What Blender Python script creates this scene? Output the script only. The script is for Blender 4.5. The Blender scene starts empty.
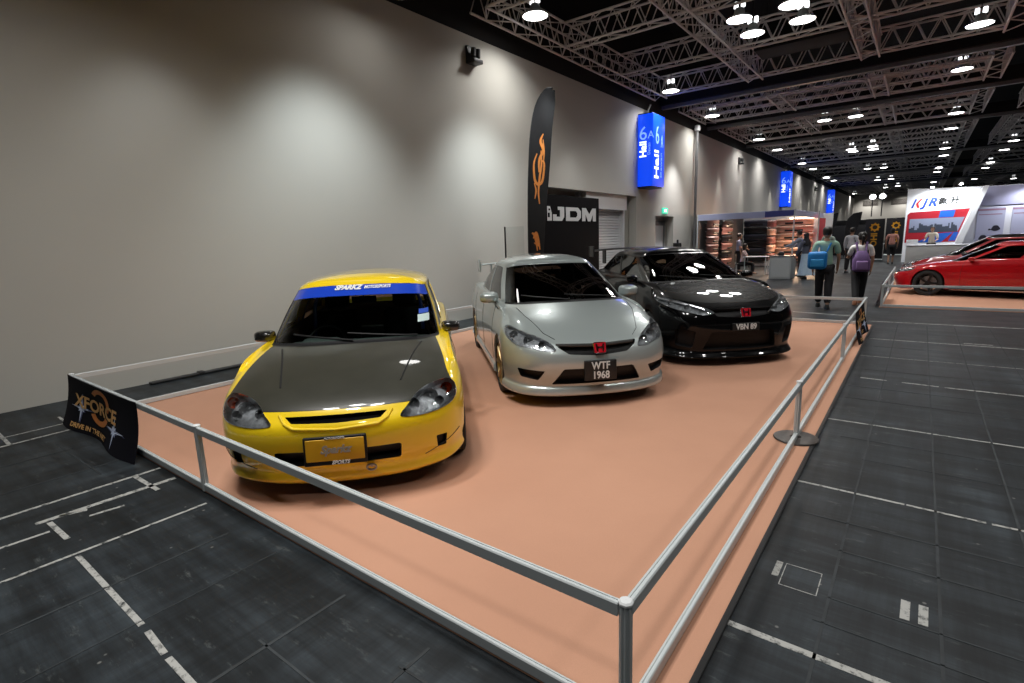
import bpy, bmesh, math, random
import numpy as np
from mathutils import Vector, Matrix
from mathutils.bvhtree import BVHTree
S = bpy.context.scene
COL = S.collection
PI = math.pi
R = math.radians
rnd = random.Random(7)

# ------------------------------------------------------------------ materials
_M = {}
def nodes_of(m):
    m.use_nodes = True
    return m.node_tree.nodes, m.node_tree.links, m.node_tree.nodes['Principled BSDF']

def mat(name, col, rough=.5, metal=0., coat=0., emis=0., ecol=None, spec=.5, grain=0., gscale=60., bump=0.):
    """Principled material; grain adds a procedural variation of the base colour, bump a fine relief."""
    if name in _M: return _M[name]
    m = bpy.data.materials.new(name); N, L, P = nodes_of(m)
    c = tuple(col) + (1.,)
    P.inputs['Base Color'].default_value = c
    P.inputs['Roughness'].default_value = rough
    P.inputs['Metallic'].default_value = metal
    P.inputs['Coat Weight'].default_value = coat
    P.inputs['Coat Roughness'].default_value = .03
    P.inputs['Specular IOR Level'].default_value = spec
    if emis:
        P.inputs['Emission Color'].default_value = tuple(ecol or col) + (1.,)
        P.inputs['Emission Strength'].default_value = emis
    if grain or bump:
        t = N.new('ShaderNodeTexCoord'); n = N.new('ShaderNodeTexNoise')
        n.inputs['Scale'].default_value = gscale; n.inputs['Detail'].default_value = 4
        L.new(t.outputs['Object'], n.inputs['Vector'])
        if grain:
            mr = N.new('ShaderNodeMapRange')
            mr.inputs['To Min'].default_value = 1 - grain; mr.inputs['To Max'].default_value = 1 + grain
            L.new(n.outputs['Fac'], mr.inputs['Value'])
            mx = N.new('ShaderNodeMix'); mx.data_type = 'RGBA'; mx.blend_type = 'MULTIPLY'
            mx.inputs['Factor'].default_value = 1
            mx.inputs['A'].default_value = c
            L.new(mr.outputs['Result'], mx.inputs['B']); L.new(mx.outputs['Result'], P.inputs['Base Color'])
        if bump:
            b = N.new('ShaderNodeBump'); b.inputs['Strength'].default_value = bump; b.inputs['Distance'].default_value = .01
            L.new(n.outputs['Fac'], b.inputs['Height']); L.new(b.outputs['Normal'], P.inputs['Normal'])
    _M[name] = m
    return m

def glass_mat(name, tint, refl=.06, rough=.0):
    """window glass: tinted see-through with a fresnel reflection"""
    if name in _M: return _M[name]
    m = bpy.data.materials.new(name); m.use_nodes = True; N = m.node_tree.nodes; L = m.node_tree.links; N.clear()
    o = N.new('ShaderNodeOutputMaterial'); tr = N.new('ShaderNodeBsdfTransparent'); gl = N.new('ShaderNodeBsdfGlossy')
    mx = N.new('ShaderNodeMixShader'); fr = N.new('ShaderNodeFresnel'); fr.inputs['IOR'].default_value = 1.5
    tr.inputs['Color'].default_value = tuple(tint) + (1,); gl.inputs['Roughness'].default_value = rough
    gl.inputs['Color'].default_value = (1, 1, 1, 1)
    L.new(fr.outputs[0], mx.inputs[0]); L.new(tr.outputs[0], mx.inputs[1]); L.new(gl.outputs[0], mx.inputs[2]); L.new(mx.outputs[0], o.inputs[0])
    _M[name] = m
    return m

# ------------------------------------------------------------------ mesh builder
class MB:
    def __init__(s): s.v = []; s.f = []; s.m = []; s.cur = 0
    def add(s, vs, fs):
        b = len(s.v); s.v += [tuple(v) for v in vs]; s.f += [tuple(b + i for i in f) for f in fs]; s.m += [s.cur] * len(fs); return s
    def box(s, lo, hi, M=None):
        x0, y0, z0 = lo; x1, y1, z1 = hi
        vs = [Vector(p) for p in ((x0,y0,z0),(x1,y0,z0),(x1,y1,z0),(x0,y1,z0),(x0,y0,z1),(x1,y0,z1),(x1,y1,z1),(x0,y1,z1))]
        if M is not None: vs = [M @ v for v in vs]
        return s.add(vs, [(0,3,2,1),(4,5,6,7),(0,1,5,4),(1,2,6,5),(2,3,7,6),(3,0,4,7)])
    def rbox(s, lo, hi, r=.02, M=None, n=3):
        """box with rounded vertical edges and chamfered top/bottom"""
        x0, y0, z0 = lo; x1, y1, z1 = hi
        r = min(r, (x1-x0)/2.01, (y1-y0)/2.01, (z1-z0)/2.01)
        def ring(ins, z):
            o = []
            for (cx, cy, a0) in ((x1-r, y1-r, 0), (x0+r, y1-r, 90), (x0+r, y0+r, 180), (x1-r, y0+r, 270)):
                for k in range(n+1):
                    a = R(a0 + 90*k/n); q = r-ins
                    o.append(Vector((cx+q*math.cos(a), cy+q*math.sin(a), z)))
            return o
        rs = []
        for k in range(n+1):
            a = R(90*k/n); rs.append(ring(r*(1-math.sin(a)), z0+r*(1-math.cos(a))))
        for k in range(n+1):
            a = R(90*k/n); rs.append(ring(r*(1-math.cos(a)), z1-r*(1-math.sin(a))))
        return s.rings(rs, True, True, M)
    def rings(s, rs, cap0=True, cap1=True, M=None, closed=True):
        n = len(rs[0]); vs = [Vector(p) for r_ in rs for p in r_]
        if M is not None: vs = [M @ v for v in vs]
        fs = []
        for i in range(len(rs)-1):
            for k in range(n if closed else n-1):
                k2 = (k+1) % n
                fs.append((i*n+k, i*n+k2, (i+1)*n+k2, (i+1)*n+k))
        if cap0: fs.append(tuple(range(n-1, -1, -1)))
        if cap1: fs.append(tuple((len(rs)-1)*n+k for k in range(n)))
        return s.add(vs, fs)
    def tube(s, pts, r, n=8, closed=False):
        pts = [Vector(p) for p in pts]; rs = []; up = None; m = len(pts)
        for i, p in enumerate(pts):
            if closed: d = pts[(i+1) % m]-pts[i-1]
            else: d = pts[min(i+1, m-1)]-pts[max(i-1, 0)]
            d.normalize()
            if up is None:
                up = Vector((0,0,1)) if abs(d.z) < .9 else Vector((1,0,0))
            a = d.cross(up)
            if a.length < 1e-4: a = d.orthogonal()
            a.normalize(); up = a.cross(d).normalized()
            rr = r[i] if isinstance(r, (list, tuple)) else r
            rs.append([p+rr*(a*math.cos(2*PI*k/n)+up*math.sin(2*PI*k/n)) for k in range(n)])
        if closed: rs.append(rs[0]); return s.rings(rs, False, False)
        return s.rings(rs)
    def cyl(s, p0, p1, r, n=16, r1=None): return s.tube([p0, p1], [r, r if r1 is None else r1], n)
    def bar(s, p0, p1, w): return s.tube([p0, p1], w*.7071, 4)
    def lathe(s, prof, n=32, M=None, axis='Z'):
        rs = []
        for (r_, h) in prof:
            ring = []
            for k in range(n):
                a = 2*PI*k/n; c, d = r_*math.cos(a), r_*math.sin(a)
                ring.append(Vector((c, d, h)) if axis == 'Z' else Vector((c, h, d)) if axis == 'Y' else Vector((h, c, d)))
            rs.append(ring)
        return s.rings(rs, False, False, M)
    def prism(s, poly, depth, M=None):
        """2-D polygon in local XY extruded along local Z by depth"""
        a = [Vector((x, y, 0)) for x, y in poly]; b = [Vector((x, y, depth)) for x, y in poly]
        return s.rings([a, b], True, True, M)
    def ell(s, c, r, n=14, m=9, M=None):
        prof = []
        c = Vector(c); rs = []
        for i in range(1, m):
            t = PI*i/m
            rs.append([c+Vector((r[0]*math.sin(t)*math.cos(2*PI*k/n), r[1]*math.sin(t)*math.sin(2*PI*k/n), -r[2]*math.cos(t))) for k in range(n)])
        return s.rings(rs, True, True, M)
    def build(s, name, mats, parent=None, smooth=True, ang=35, recalc=True):
        me = bpy.data.meshes.new(name); me.from_pydata(s.v, [], s.f); 
        for m in (mats if isinstance(mats, (list, tuple)) else [mats]): me.materials.append(m)
        me.polygons.foreach_set('material_index', s.m)
        if recalc:
            bm = bmesh.new(); bm.from_mesh(me); bmesh.ops.recalc_face_normals(bm, faces=bm.faces); bm.to_mesh(me); bm.free()
        if smooth:
            me.polygons.foreach_set('use_smooth', [True]*len(me.polygons)); me.set_sharp_from_angle(angle=R(ang))
        me.update()
        return link(name, me, parent)

def link(name, data, parent=None):
    o = bpy.data.objects.new(name, data); COL.objects.link(o)
    if parent is not None: o.parent = parent
    return o

def thing(name, label, cat, loc=(0,0,0), rz=0., group=None):
    o = link(name, None); o.empty_display_size = .2
    o.location = loc; o.rotation_euler = (0, 0, rz)
    return tag(o, label, cat, group)
def tag(o, label=None, cat=None, group=None, kind=None):
    if label: o['label'] = label
    if cat: o['category'] = cat
    if group: o['group'] = group
    if kind: o['kind'] = kind
    return o
def struct(o): o['kind'] = 'structure'; return o

def text_mesh(txt, size, depth=.004, shear=0., align='CENTER', bold=.0, squash=1.):
    """lettering as mesh, in local XY plane, centred, rising along +Z"""
    c = bpy.data.curves.new('lettering', 'FONT'); c.body = txt; c.size = size; c.extrude = depth; c.align_x = align; c.align_y = 'CENTER'
    c.shear = shear; c.offset = bold; c.resolution_u = 3
    o = bpy.data.objects.new('lettering', c); COL.objects.link(o)
    dg = bpy.context.evaluated_depsgraph_get(); dg.update()
    me = bpy.data.meshes.new_from_object(o.evaluated_get(dg))
    bpy.data.objects.remove(o); bpy.data.curves.remove(c)
    if squash != 1.:
        for v in me.vertices: v.co.x *= squash
    return me
def text(name, txt, size, M, m, parent=None, **k):
    me = text_mesh(txt, size, **k); me.transform(M); me.materials.clear(); me.materials.append(m)
    for p in me.polygons: p.material_index = 0
    return link(name, me, parent)
def frame(o, x, y):
    """matrix with origin o, local X along x, local Y along y"""
    x = Vector(x).normalized(); z = x.cross(Vector(y)).normalized(); y = z.cross(x)
    M = Matrix((x, y, z)).transposed().to_4x4(); M.translation = Vector(o); return M

def area_lamp(name, loc, size, power, col=(1, .98, .94), rot=(0,0,0), shape='DISK', parent=None):
    l = bpy.data.lights.new(name, 'AREA'); l.shape = shape; l.size = size; l.energy = power; l.color = col
    o = link(name, l, parent); o.location = loc; o.rotation_euler = rot
    return o
def spot(name, loc, target, power, ang, blend=.6, col=(1, .95, .85), r=.05, parent=None):
    l = bpy.data.lights.new(name, 'SPOT'); l.energy = power; l.spot_size = R(ang); l.spot_blend = blend; l.color = col; l.shadow_soft_size = r
    o = link(name, l, parent); o.location = loc
    o.rotation_euler = (Vector(target)-Vector(loc)).to_track_quat('-Z', 'Y').to_euler()
    return o
def ordinal(n): return ['first','second','third','fourth','fifth','sixth','seventh','eighth','ninth','tenth','eleventh','twelfth'][n]
# ------------------------------------------------------------------ camera and picture settings
cd = bpy.data.cameras.new('camera'); cam = link('camera', cd)
cd.sensor_width = 36; cd.lens = 36*528.19/1024; cd.clip_start = .05; cd.clip_end = 400
_y, _p, _r = .655805, .186658, -.0360356
F = Vector((-math.sin(_y)*math.cos(_p), math.cos(_y)*math.cos(_p), -math.sin(_p))); Rt = Vector((math.cos(_y), math.sin(_y), 0)); U = Rt.cross(F)
Xc = Rt*math.cos(_r)+U*math.sin(_r); Yc = U*math.cos(_r)-Rt*math.sin(_r)
Mc = Matrix((Xc, Yc, -F)).transposed().to_4x4(); Mc.translation = (0, 0, 1.69)
cam.matrix_world = Mc
S.camera = cam
S.view_settings.view_transform = 'Standard'; S.view_settings.look = 'None'; S.view_settings.gamma = 1; S.view_settings.exposure = 0; S.view_settings.use_curve_mapping = False
S.cycles.use_denoising = True
S.cycles.max_bounces = 8; S.cycles.transparent_max_bounces = 16; S.cycles.caustics_reflective = False; S.cycles.caustics_refractive = False
S.cycles.sample_clamp_indirect = 6
# ------------------------------------------------------------------ cars
def _tan(P, t):
    n = len(P); T = np.zeros_like(P)
    for i in range(1, n-1):
        d0 = (P[i]-P[i-1])/(t[i]-t[i-1]); d1 = (P[i+1]-P[i])/(t[i+1]-t[i]); h0 = t[i]-t[i-1]; h1 = t[i+1]-t[i]
        T[i] = (d0*h1+d1*h0)/(h0+h1)
    T[0] = (P[1]-P[0])/(t[1]-t[0]); T[-1] = (P[-1]-P[-2])/(t[-1]-t[-2])
    return T
def spline(P, us, mir0=False, mir1=False, crease=()):
    """interpolating curve through P (n,3); us are fractional indices; mirrored ends keep it smooth across y=0"""
    P = np.array(P, float); n = len(P); Q = P; off = 0
    mm = np.array([1, -1, 1])
    if mir0: Q = np.vstack([P[1]*mm, Q]); off = 1
    if mir1: Q = np.vstack([Q, P[-2]*mm])
    d = np.maximum(np.linalg.norm(np.diff(Q, axis=0), axis=1), 1e-4)**.5
    t = np.concatenate([[0], np.cumsum(d)]); T = _tan(Q, t)
    out = np.zeros((len(us), 3))
    for k, u in enumerate(us):
        i = min(int(u), n-2); f = u-i; a = i+off; h = t[a+1]-t[a]
        m0, m1 = T[a], T[a+1]
        if i in crease: m0 = (Q[a+1]-Q[a])/h
        if i+1 in crease: m1 = (Q[a+1]-Q[a])/h
        f2, f3 = f*f, f*f*f
        out[k] = (2*f3-3*f2+1)*Q[a]+(f3-2*f2+f)*h*m0+(-2*f3+3*f2)*Q[a+1]+(f3-f2)*h*m1
    return out

FY = [0, .34, .62, .84, .955, 1.]
FX = [0, .035, .14, .36, .68, 1.]
FZ = [0, .03, .12, .36, .72, 1.]
def ring_level(c, xf, D, zf, W, zs, xr, DR, zr, sx, wf=1.):
    """one half-loop round the body: nose centre -> corner -> flank -> tail centre; 18 points"""
    P = []
    for k in range(6): P.append((xf+D*FX[k], W*wf*FY[k], zf+(zs[0]-zf)*FZ[k]))
    bul = [1., .997, .992, .992, .995, 1.]
    for k in range(6): P.append((sx[k], W*bul[k], zs[1+k]))
    for k in range(5, -1, -1): P.append((xr-DR*FX[k], W*FY[k]*.985, zr+(zs[7]-zr)*FZ[k]))
    return P

def build_body(levels, crease, ub, vb, nu=5, nv=4):
    M = len(levels[0]); NL = len(levels)
    us = sorted(set([round(i+k/nu, 4) for i in range(M-1) for k in range(nu)]+[M-1.]+list(ub)))
    vs = sorted(set([round(i+k/nv, 4) for i in range(NL-1) for k in range(nv)]+[NL-1.]+list(vb)))
    A = np.array([spline(l, us, True, True) for l in levels])
    G = np.array([spline(A[:, i], vs, False, True, crease) for i in range(len(us))])   # [u][v]
    bm = bmesh.new(); lay = bm.faces.layers.int.new('part')
    fuv = []
    for sg in (1, -1):
        V = [[bm.verts.new((p[0], sg*max(p[1], 0), p[2])) for p in row] for row in G]
        for i in range(len(us)-1):
            for j in range(len(vs)-1):
                q = (V[i][j], V[i+1][j], V[i+1][j+1], V[i][j+1])
                if sg > 0: q = q[::-1]
                f = bm.faces.new(q); f.smooth = True
                fuv.append(((us[i]+us[i+1])/2, (vs[j]+vs[j+1])/2, sg))
    bm.faces.ensure_lookup_table()
    return bm, lay, fuv

def in_poly(p, poly):
    x, y = p; c = False; n = len(poly)
    for i in range(n):
        x0, y0 = poly[i]; x1, y1 = poly[i-1]
        if (y0 > y) != (y1 > y) and x < (x1-x0)*(y-y0)/(y1-y0)+x0: c = not c
    return c
def smooth_poly(poly, k=4):
    P = np.array([(a, b, 0) for a, b in poly], float); n = len(P); o = []
    for i in range(n):
        p0, p1, p2, p3 = P[i-1], P[i], P[(i+1) % n], P[(i+2) % n]
        for j in range(k):
            t = j/k
            o.append(tuple((.5*((2*p1)+(-p0+p2)*t+(2*p0-5*p1+4*p2-p3)*t*t+(-p0+3*p1-3*p2+p3)*t**3))[:2]))
    return o
def round_poly(poly, r=.02, k=3):
    o = []; n = len(poly)
    for i in range(n):
        a, b, c = Vector(poly[i-1]), Vector(poly[i]), Vector(poly[(i+1) % n])
        u = (a-b); v = (c-b); q = min(r, u.length*.45, v.length*.45); u = u.normalized()*q; v = v.normalized()*q
        for j in range(k+1):
            t = j/k; o.append(tuple((b+u)*(1-t)**2+b*2*t*(1-t)+(b+v)*t*t))
    return o
def knife(bm, lay, poly, axes, ok, pid, only=None):
    """cut the polygon's outline through the faces that pass ok(), then give the faces inside it the id pid"""
    a, b = axes; c = 3-a-b; n = len(poly)
    area = sum(poly[i-1][0]*poly[i][1]-poly[i][0]*poly[i-1][1] for i in range(n))
    for i in range(n):
        p, q = poly[i-1], poly[i]
        e = (q[0]-p[0], q[1]-p[1]); L = math.hypot(*e)
        if L < 1e-5: continue
        lo = [min(p[k], q[k])-.003 for k in (0, 1)]; hi = [max(p[k], q[k])+.003 for k in (0, 1)]
        fs = []
        for f in bm.faces:
            if not ok(f): continue
            xa = [v.co[a] for v in f.verts]; xb = [v.co[b] for v in f.verts]
            if max(xa) < lo[0] or min(xa) > hi[0] or max(xb) < lo[1] or min(xb) > hi[1]: continue
            fs.append(f)
        if not fs: continue
        co = [0, 0, 0]; co[a], co[b] = p; no = [0, 0, 0]; no[a], no[b] = -e[1]/L, e[0]/L
        g = set(fs)
        for f in fs: g.update(f.edges); g.update(f.verts)
        bmesh.ops.bisect_plane(bm, geom=list(g), dist=2e-5, plane_co=co, plane_no=no)
    bm.normal_update()
    for f in bm.faces:
        if ok(f) and (only is None or f[lay] in only):
            m = f.calc_center_median()
            if in_poly((m[a], m[b]), poly): f[lay] = pid

def extract(bm, lay, pid, name, m, parent, bvh=None, vn=None, off=0., thick=0., sel=None, rimids=None):
    """the faces of one id as an object of its own, with the normals of the uncut body"""
    fs = [f for f in bm.faces if f[lay] == pid and (sel is None or sel(f))]
    if not fs: return None
    idx = {}; vs = []; nn = []; out = []
    for f in fs:
        t = []
        for v in f.verts:
            if v not in idx:
                idx[v] = len(vs); co = v.co.copy()
                n = v.normal
                if bvh is not None:
                    loc, no, fi, d = bvh.find_nearest(co)
                    if fi is not None: n = vn(fi, loc)
                vs.append(co+n*off); nn.append(n)
            t.append(idx[v])
        out.append(t)
    nf = len(vs)
    if thick:
        ed = {}
        for t in out:
            for i in range(len(t)):
                e = (t[i-1], t[i]); ed[e] = ed.get(e, 0)+1
        bnd = [e for e in ed if (e[1], e[0]) not in ed]
        if rimids is not None:
            inv = {i: v for v, i in idx.items()}; keep = []
            for e in bnd:
                ee = bm.edges.get((inv[e[0]], inv[e[1]]))
                if ee is None or any(g[lay] in rimids for g in ee.link_faces): keep.append(e)
            bnd = keep
        mp = {}
        for e in bnd:
            for i in e:
                if i not in mp: mp[i] = len(vs); vs.append(vs[i]-nn[i]*thick); nn.append(nn[i])
        rim = [(e[1], e[0], mp[e[0]], mp[e[1]]) for e in bnd]
    else: rim = []
    me = bpy.data.meshes.new(name); me.from_pydata([tuple(v) for v in vs], [], [tuple(t) for t in out]+rim); me.materials.append(m)
    me.polygons.foreach_set('use_smooth', [True]*len(out)+[False]*len(rim))
    ln = []
    for p in me.polygons:
        for vi in p.vertices:
            ln.append(tuple(nn[vi]) if p.index < len(out) else tuple(p.normal))
    me.normals_split_custom_set(ln)
    me.update()
    return link(name, me, parent)

def wheel(parent, x, y, rad, w, rim_r, rimm, side, spokes=5, twin=False, front=True):
    """tyre, rim with spokes, hub and brake disc; side=+1: outer face towards +y"""
    T = MB(); s = side; h = w/2
    prof = [(rim_r, -h*.8), (rim_r+.012, -h*.96), (rad-.035, -h), (rad-.012, -h*.93), (rad, -h*.72)]
    for k in range(-2, 3):
        prof += [(rad, h*(k*.28-.08)), (rad-.006, h*(k*.28-.06)), (rad-.006, h*(k*.28-.02)), (rad, h*k*.28)]
    prof += [(rad, h*.72), (rad-.012, h*.93), (rad-.035, h), (rim_r+.012, h*.96), (rim_r, h*.8)]
    Mx = Matrix.Translation((x, y, rad))
    t = T.lathe(prof, 48, Mx, 'Y').build('tyre', MT['rubber'], parent)
    B = MB(); o = s*h
    B.lathe([(rim_r+.008, -h*.82), (rim_r-.012, -h*.8), (rim_r-.02, 0), (rim_r-.018, h*.6*s), (rim_r-.005, o*.86), (rim_r+.008, o*.84)], 40, Mx, 'Y')
    B.lathe([(.0, o*.66), (.035, o*.66), (.055, o*.6), (.06, o*.3), (.0, o*.3)], 20, Mx, 'Y')
    for k in range(spokes):
        a0 = 2*PI*k/spokes
        for da in ((-.13, .13) if twin else (0,)):
            a = a0+da; b = a0+da*1.4
            ww = .018 if twin else .03
            p0 = Vector((x+.04*math.cos(a), y+o*.52, rad+.04*math.sin(a))); p1 = Vector((x+(rim_r-.012)*math.cos(b), y+o*.74, rad+(rim_r-.012)*math.sin(b)))
            d = (p1-p0).normalized(); tt = Vector((-math.sin(a), 0, math.cos(a))); nn_ = d.cross(tt)
            rs = []
            for q, k2 in ((p0, 1.), (p0.lerp(p1, .6), .72), (p1, 1.15)):
                rs.append([q+tt*ww*k2+nn_*.012, q+tt*ww*.6*k2-nn_*.02*1, q-tt*ww*.6*k2-nn_*.02, q-tt*ww*k2+nn_*.012])
            B.rings(rs)
    r_ = B.build('rim', rimm, t)
    D = MB().lathe([(.06, o*.12), (rim_r-.05, o*.12), (rim_r-.05, o*.02), (.06, o*.02)], 32, Mx, 'Y')
    D.build('brake_disc', MT['steel'], t)
    return t

def seat(parent, x, y, z, m, name='seat'):
    B = MB()
    B.rbox((x-.05, y-.24, z+.02), (x+.46, y+.24, z+.2), .06)
    Mb = Matrix.Translation((x+.42, y, z+.14)) @ Matrix.Rotation(R(18), 4, 'Y')
    B.rbox((-.06, -.24, 0), (.06, .24, .56), .055, Mb)
    B.rbox((-.045, -.13, .58), (.05, .13, .76), .04, Mb)
    B.cyl(Mb @ Vector((0, -.06, .5)), Mb @ Vector((0, -.06, .62)), .008, 8); B.cyl(Mb @ Vector((0, .06, .5)), Mb @ Vector((0, .06, .62)), .008, 8)
    return B.build(name, m, parent)

def make_car(c):
    """c: the measurements of one car; local axes: X backwards from the nose, Y to the car's right, Z up"""
    root = thing(c['name'], c['label'], 'car', c['loc'], c['rz'])
    lv = c['levels']; L = lv['L']; I = lv['idx']
    ws, sw, bw = c['ws'], c['sw'], c.get('bw')           # windscreen / side glass / back glass in (u0,u1,v0,v1)
    band = c.get('band')
    rects = [ws, (0, ws[1]+c.get('seal', .15), ws[2]-.1, ws[3]), (0, ws[1]+.15, c.get('cowl', ws[2]-.2), ws[2])]+list(sw)+([bw] if bw else [])+([c['hood']] if c.get('hood') else [])+([c['roof']] if c.get('roof') else [])
    ub = [q for r_ in rects for q in r_[:2] if 0 < q < 17]; vb = [q for r_ in rects for q in r_[2:4]]+([band] if band else [])
    bm, lay, fuv = build_body(L, c['crease'], ub, vb)
    for f, (u, v, sg) in zip(bm.faces, fuv):
        if c.get('hood') and c['hood'][0] < u < c['hood'][1] and c['hood'][2] < v < c['hood'][3]: f[lay] = 3
        if c.get('roof') and c['roof'][0] < u < c['roof'][1] and c['roof'][2] < v < c['roof'][3]: f[lay] = 9
        if ws[0] < u < ws[1] and ws[2] < v < ws[3]: f[lay] = 2 if band and v > band else 1
        if c.get('seal') and ws[1] < u < ws[1]+c['seal'] and ws[2]-.1 < v < ws[3]: f[lay] = 11
        for q in sw:
            if q[0] < u < q[1] and q[2] < v < q[3]: f[lay] = 5 if sg > 0 else 6
        if u < ws[1]+.15 and c.get('cowl', ws[2]-.2) < v < ws[2]: f[lay] = 10
        if bw and bw[0] < u < bw[1] and bw[2] < v < bw[3]: f[lay] = 7
    bmesh.ops.remove_doubles(bm, verts=bm.verts, dist=1e-5)
    bm.normal_update()
    # reference copy for normals
    ref = bm.copy(); ref.faces.ensure_lookup_table(); bvh = BVHTree.FromBMesh(ref)
    def vn(fi, p):
        vs = ref.faces[fi].verts; w = [1/(1e-6+(v.co-p).length_squared) for v in vs]
        n = Vector((0,0,0))
        for v, q in zip(vs, w): n += v.normal*q
        return n.normalized()
    c['_bvh'] = bvh
    fr = lambda f: f.normal.x < -.02 and f.calc_center_median().x < c.get('fx', 1.1)
    pid = 20; made = []
    for (nm, poly, both, *opt) in c['front']:
        if nm == 'body':
            knife(bm, lay, poly, (1, 2), fr, 0, (0, 3)); continue
        for sg in ((1, -1) if both else (1,)):
            pl = [(sg*y, z) for y, z in poly]
            knife(bm, lay, pl, (1, 2), (lambda f, s=sg, b=both: fr(f) and (not b or f.calc_center_median().y*s > -.01)), pid, c.get('only', (0, 3)))
            made.append((nm, pid, opt, sg)); pid += 1
    for (nm, poly) in c.get('side', []):
        for sg in (1, -1):
            knife(bm, lay, poly, (0, 2), (lambda f, s=sg: f.calc_center_median().y*s > .45), pid, (0,)); made.append((nm, pid, [], sg)); pid += 1
    # wheel arches
    wx0, wx1, wr = c['wx'][0], c['wx'][1], c['wr']; ar = wr+c.get('gap', .035)
    for xw in (wx0, wx1):
        arc = [(xw+ar*math.cos(R(a)), wr+ar*math.sin(R(a))) for a in range(-20, 201, 10)]+[(xw-ar*.94, -.1), (xw+ar*.94, -.1)]
        for sg in (1, -1):
            knife(bm, lay, arc, (0, 2), lambda f, s=sg: f.calc_center_median().y*s > .4 and f.normal.y*s > .05, 99)
    k = dict(bvh=bvh, vn=vn)
    body = extract(bm, lay, 0, 'body', c['paint'], root, thick=.035, rimids=(1,2,5,6,7,99), **k)
    if c.get('hood'): extract(bm, lay, 3, 'hood', c['hoodm'], root, off=.002, thick=.012, **k)
    if c.get('roof'): extract(bm, lay, 9, 'roof', c['roofm'], root, thick=.01, **k)
    extract(bm, lay, 10, 'cowl_panel', MT['black'], root, thick=.02, **k)
    extract(bm, lay, 11, 'windscreen_seal', MT['black'], root, thick=.02, **k)
    x0_, x1_ = c['dash'][0]-.1, c['len']
    for q in (0, 9): extract(bm, lay, q, 'cabin_lining', MT['cabin'], root, off=-.037, sel=lambda f: f.calc_center_median().z > .45 and x0_ < f.calc_center_median().x < x1_, **k)
    w = extract(bm, lay, 1, 'windscreen', c['glass'], root, off=-.004, thick=.005, **k)
    if band: extract(bm, lay, 2, 'windscreen_band', c['bandm'], root, off=-.002, thick=.006, **k)
    for sgp in (5, 6): extract(bm, lay, sgp, 'side_window', c['sglass'], root, off=-.005, thick=.005, **k)
    if bw: extract(bm, lay, 7, 'rear_window', c['sglass'], root, off=-.004, thick=.005, **k)
    for (nm, p, opt, sg) in made:
        if nm == 'headlight':
            hs = extract(bm, lay, p, 'headlight', MT['lamp_house'], root, off=-.055, thick=-.06, **k)
            if hs is None: continue
            extract(bm, lay, p, 'lens', MT['lens'], hs, off=.003, thick=.012, **k)
            for (y, z, r_, m_) in c['bulbs']:
                hit = bvh.ray_cast(Vector((-1, sg*y, z)), Vector((1, 0, 0)))
                if hit[0] is None: continue
                x = hit[0].x+.035+.6*r_
                Mb = Matrix.Translation((x, sg*y, z)) @ Matrix.Rotation(R(-90), 4, 'Y')
                B = MB(); B.lathe([(r_, .0), (r_*1.04, .006), (r_*.9, -.01), (r_*.62, -.035), (r_*.25, -.05), (r_*.22, -.02), (r_*.12, -.01), (.001, -.008)], 20, Mb)
                B.build('turn_bulb' if m_ == 'amber' else 'reflector', MT[m_], hs)
        elif nm in ('grille', 'intake', 'fog_recess'):
            g = extract(bm, lay, p, nm, MT['black'], root, off=-(opt[0] if opt else .05), thick=-(opt[0] if opt else .05)+.003, **k)
        else:
            extract(bm, lay, p, nm, opt[1] if len(opt) > 1 else c['paint'], root, off=opt[0] if opt else .003, thick=.006, **k)
    # wheel wells and floor pan
    yi = c['track']-.02
    for xw in (wx0, wx1):
        for sg in (1, -1):
            B = MB(); rs = []
            for y in (yi-.22, yi+.015):
                rs.append([(xw+(ar+.012)*math.cos(R(a)), sg*y, wr+(ar+.012)*math.sin(R(a))) for a in range(-5, 186, 10)])
            B.rings(rs, False, False, None, False)
            r0 = rs[0]; B.add(r0, [tuple(range(len(r0)))])
            B.build('wheel_well', MT['black'], root)
    B = MB(); n = 0
    zf_ = c.get('pan', .2)
    B.rbox((.3, -yi+.26, zf_), (c['len']-.3, yi-.26, zf_+.06), .03)
    B.rbox((wx0+ar+.06, -yi-.02, zf_), (wx1-ar-.06, yi+.02, zf_+.06), .03)
    B.rbox((.3, -yi+.26, zf_+.01), (wx0-ar-.05, yi-.26, zf_+.07), .03)
    B.build('floor_pan', MT['black'], root)
    for xw in (wx0, wx1):
        for sg in (1, -1):
            wheel(root, xw, sg*(c['track']-.085), wr, .2, c['rim'], c['rimm'], sg, c.get('spokes', 5), c.get('twin', False))
    # cabin
    cz = c['seatz']; sx = c['seatx']
    B = MB(); cw = c['cabw']
    B.rbox((c['dash'][0], -cw, cz+.1), (c['dash'][0]+.42, cw, c['dash'][1]-.03), .06)
    Md = Matrix.Translation((c['dash'][0]+.28, .36, c['dash'][1]-.06))
    B.rbox((-.12, -.17, -.04), (.1, .17, .06), .04, Md)
    B.build('dashboard', MT['cabin'], root)
    B = MB(); B.rbox((c['dash'][0]+.1, -cw, cz-.08), (c['rearx']+.1, cw, cz+.02), .03)
    B.rbox((c['rearx']-.12, -cw+.05, cz), (c['rearx']+.1, cw-.05, cz+.42), .06)
    B.build('cabin_floor', MT['cabin'], root)
    for sg in (1, -1): seat(root, sx, sg*.36, cz, MT['seat'])
    Ms = Matrix.Translation((sx-.12, .36, cz+.44)) @ Matrix.Rotation(R(-64), 4, 'Y')
    B = MB(); B.tube([Ms @ Vector((.175*math.cos(a), .175*math.sin(a), 0)) for a in [2*PI*q/28 for q in range(28)]], .014, 8, True)
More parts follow.
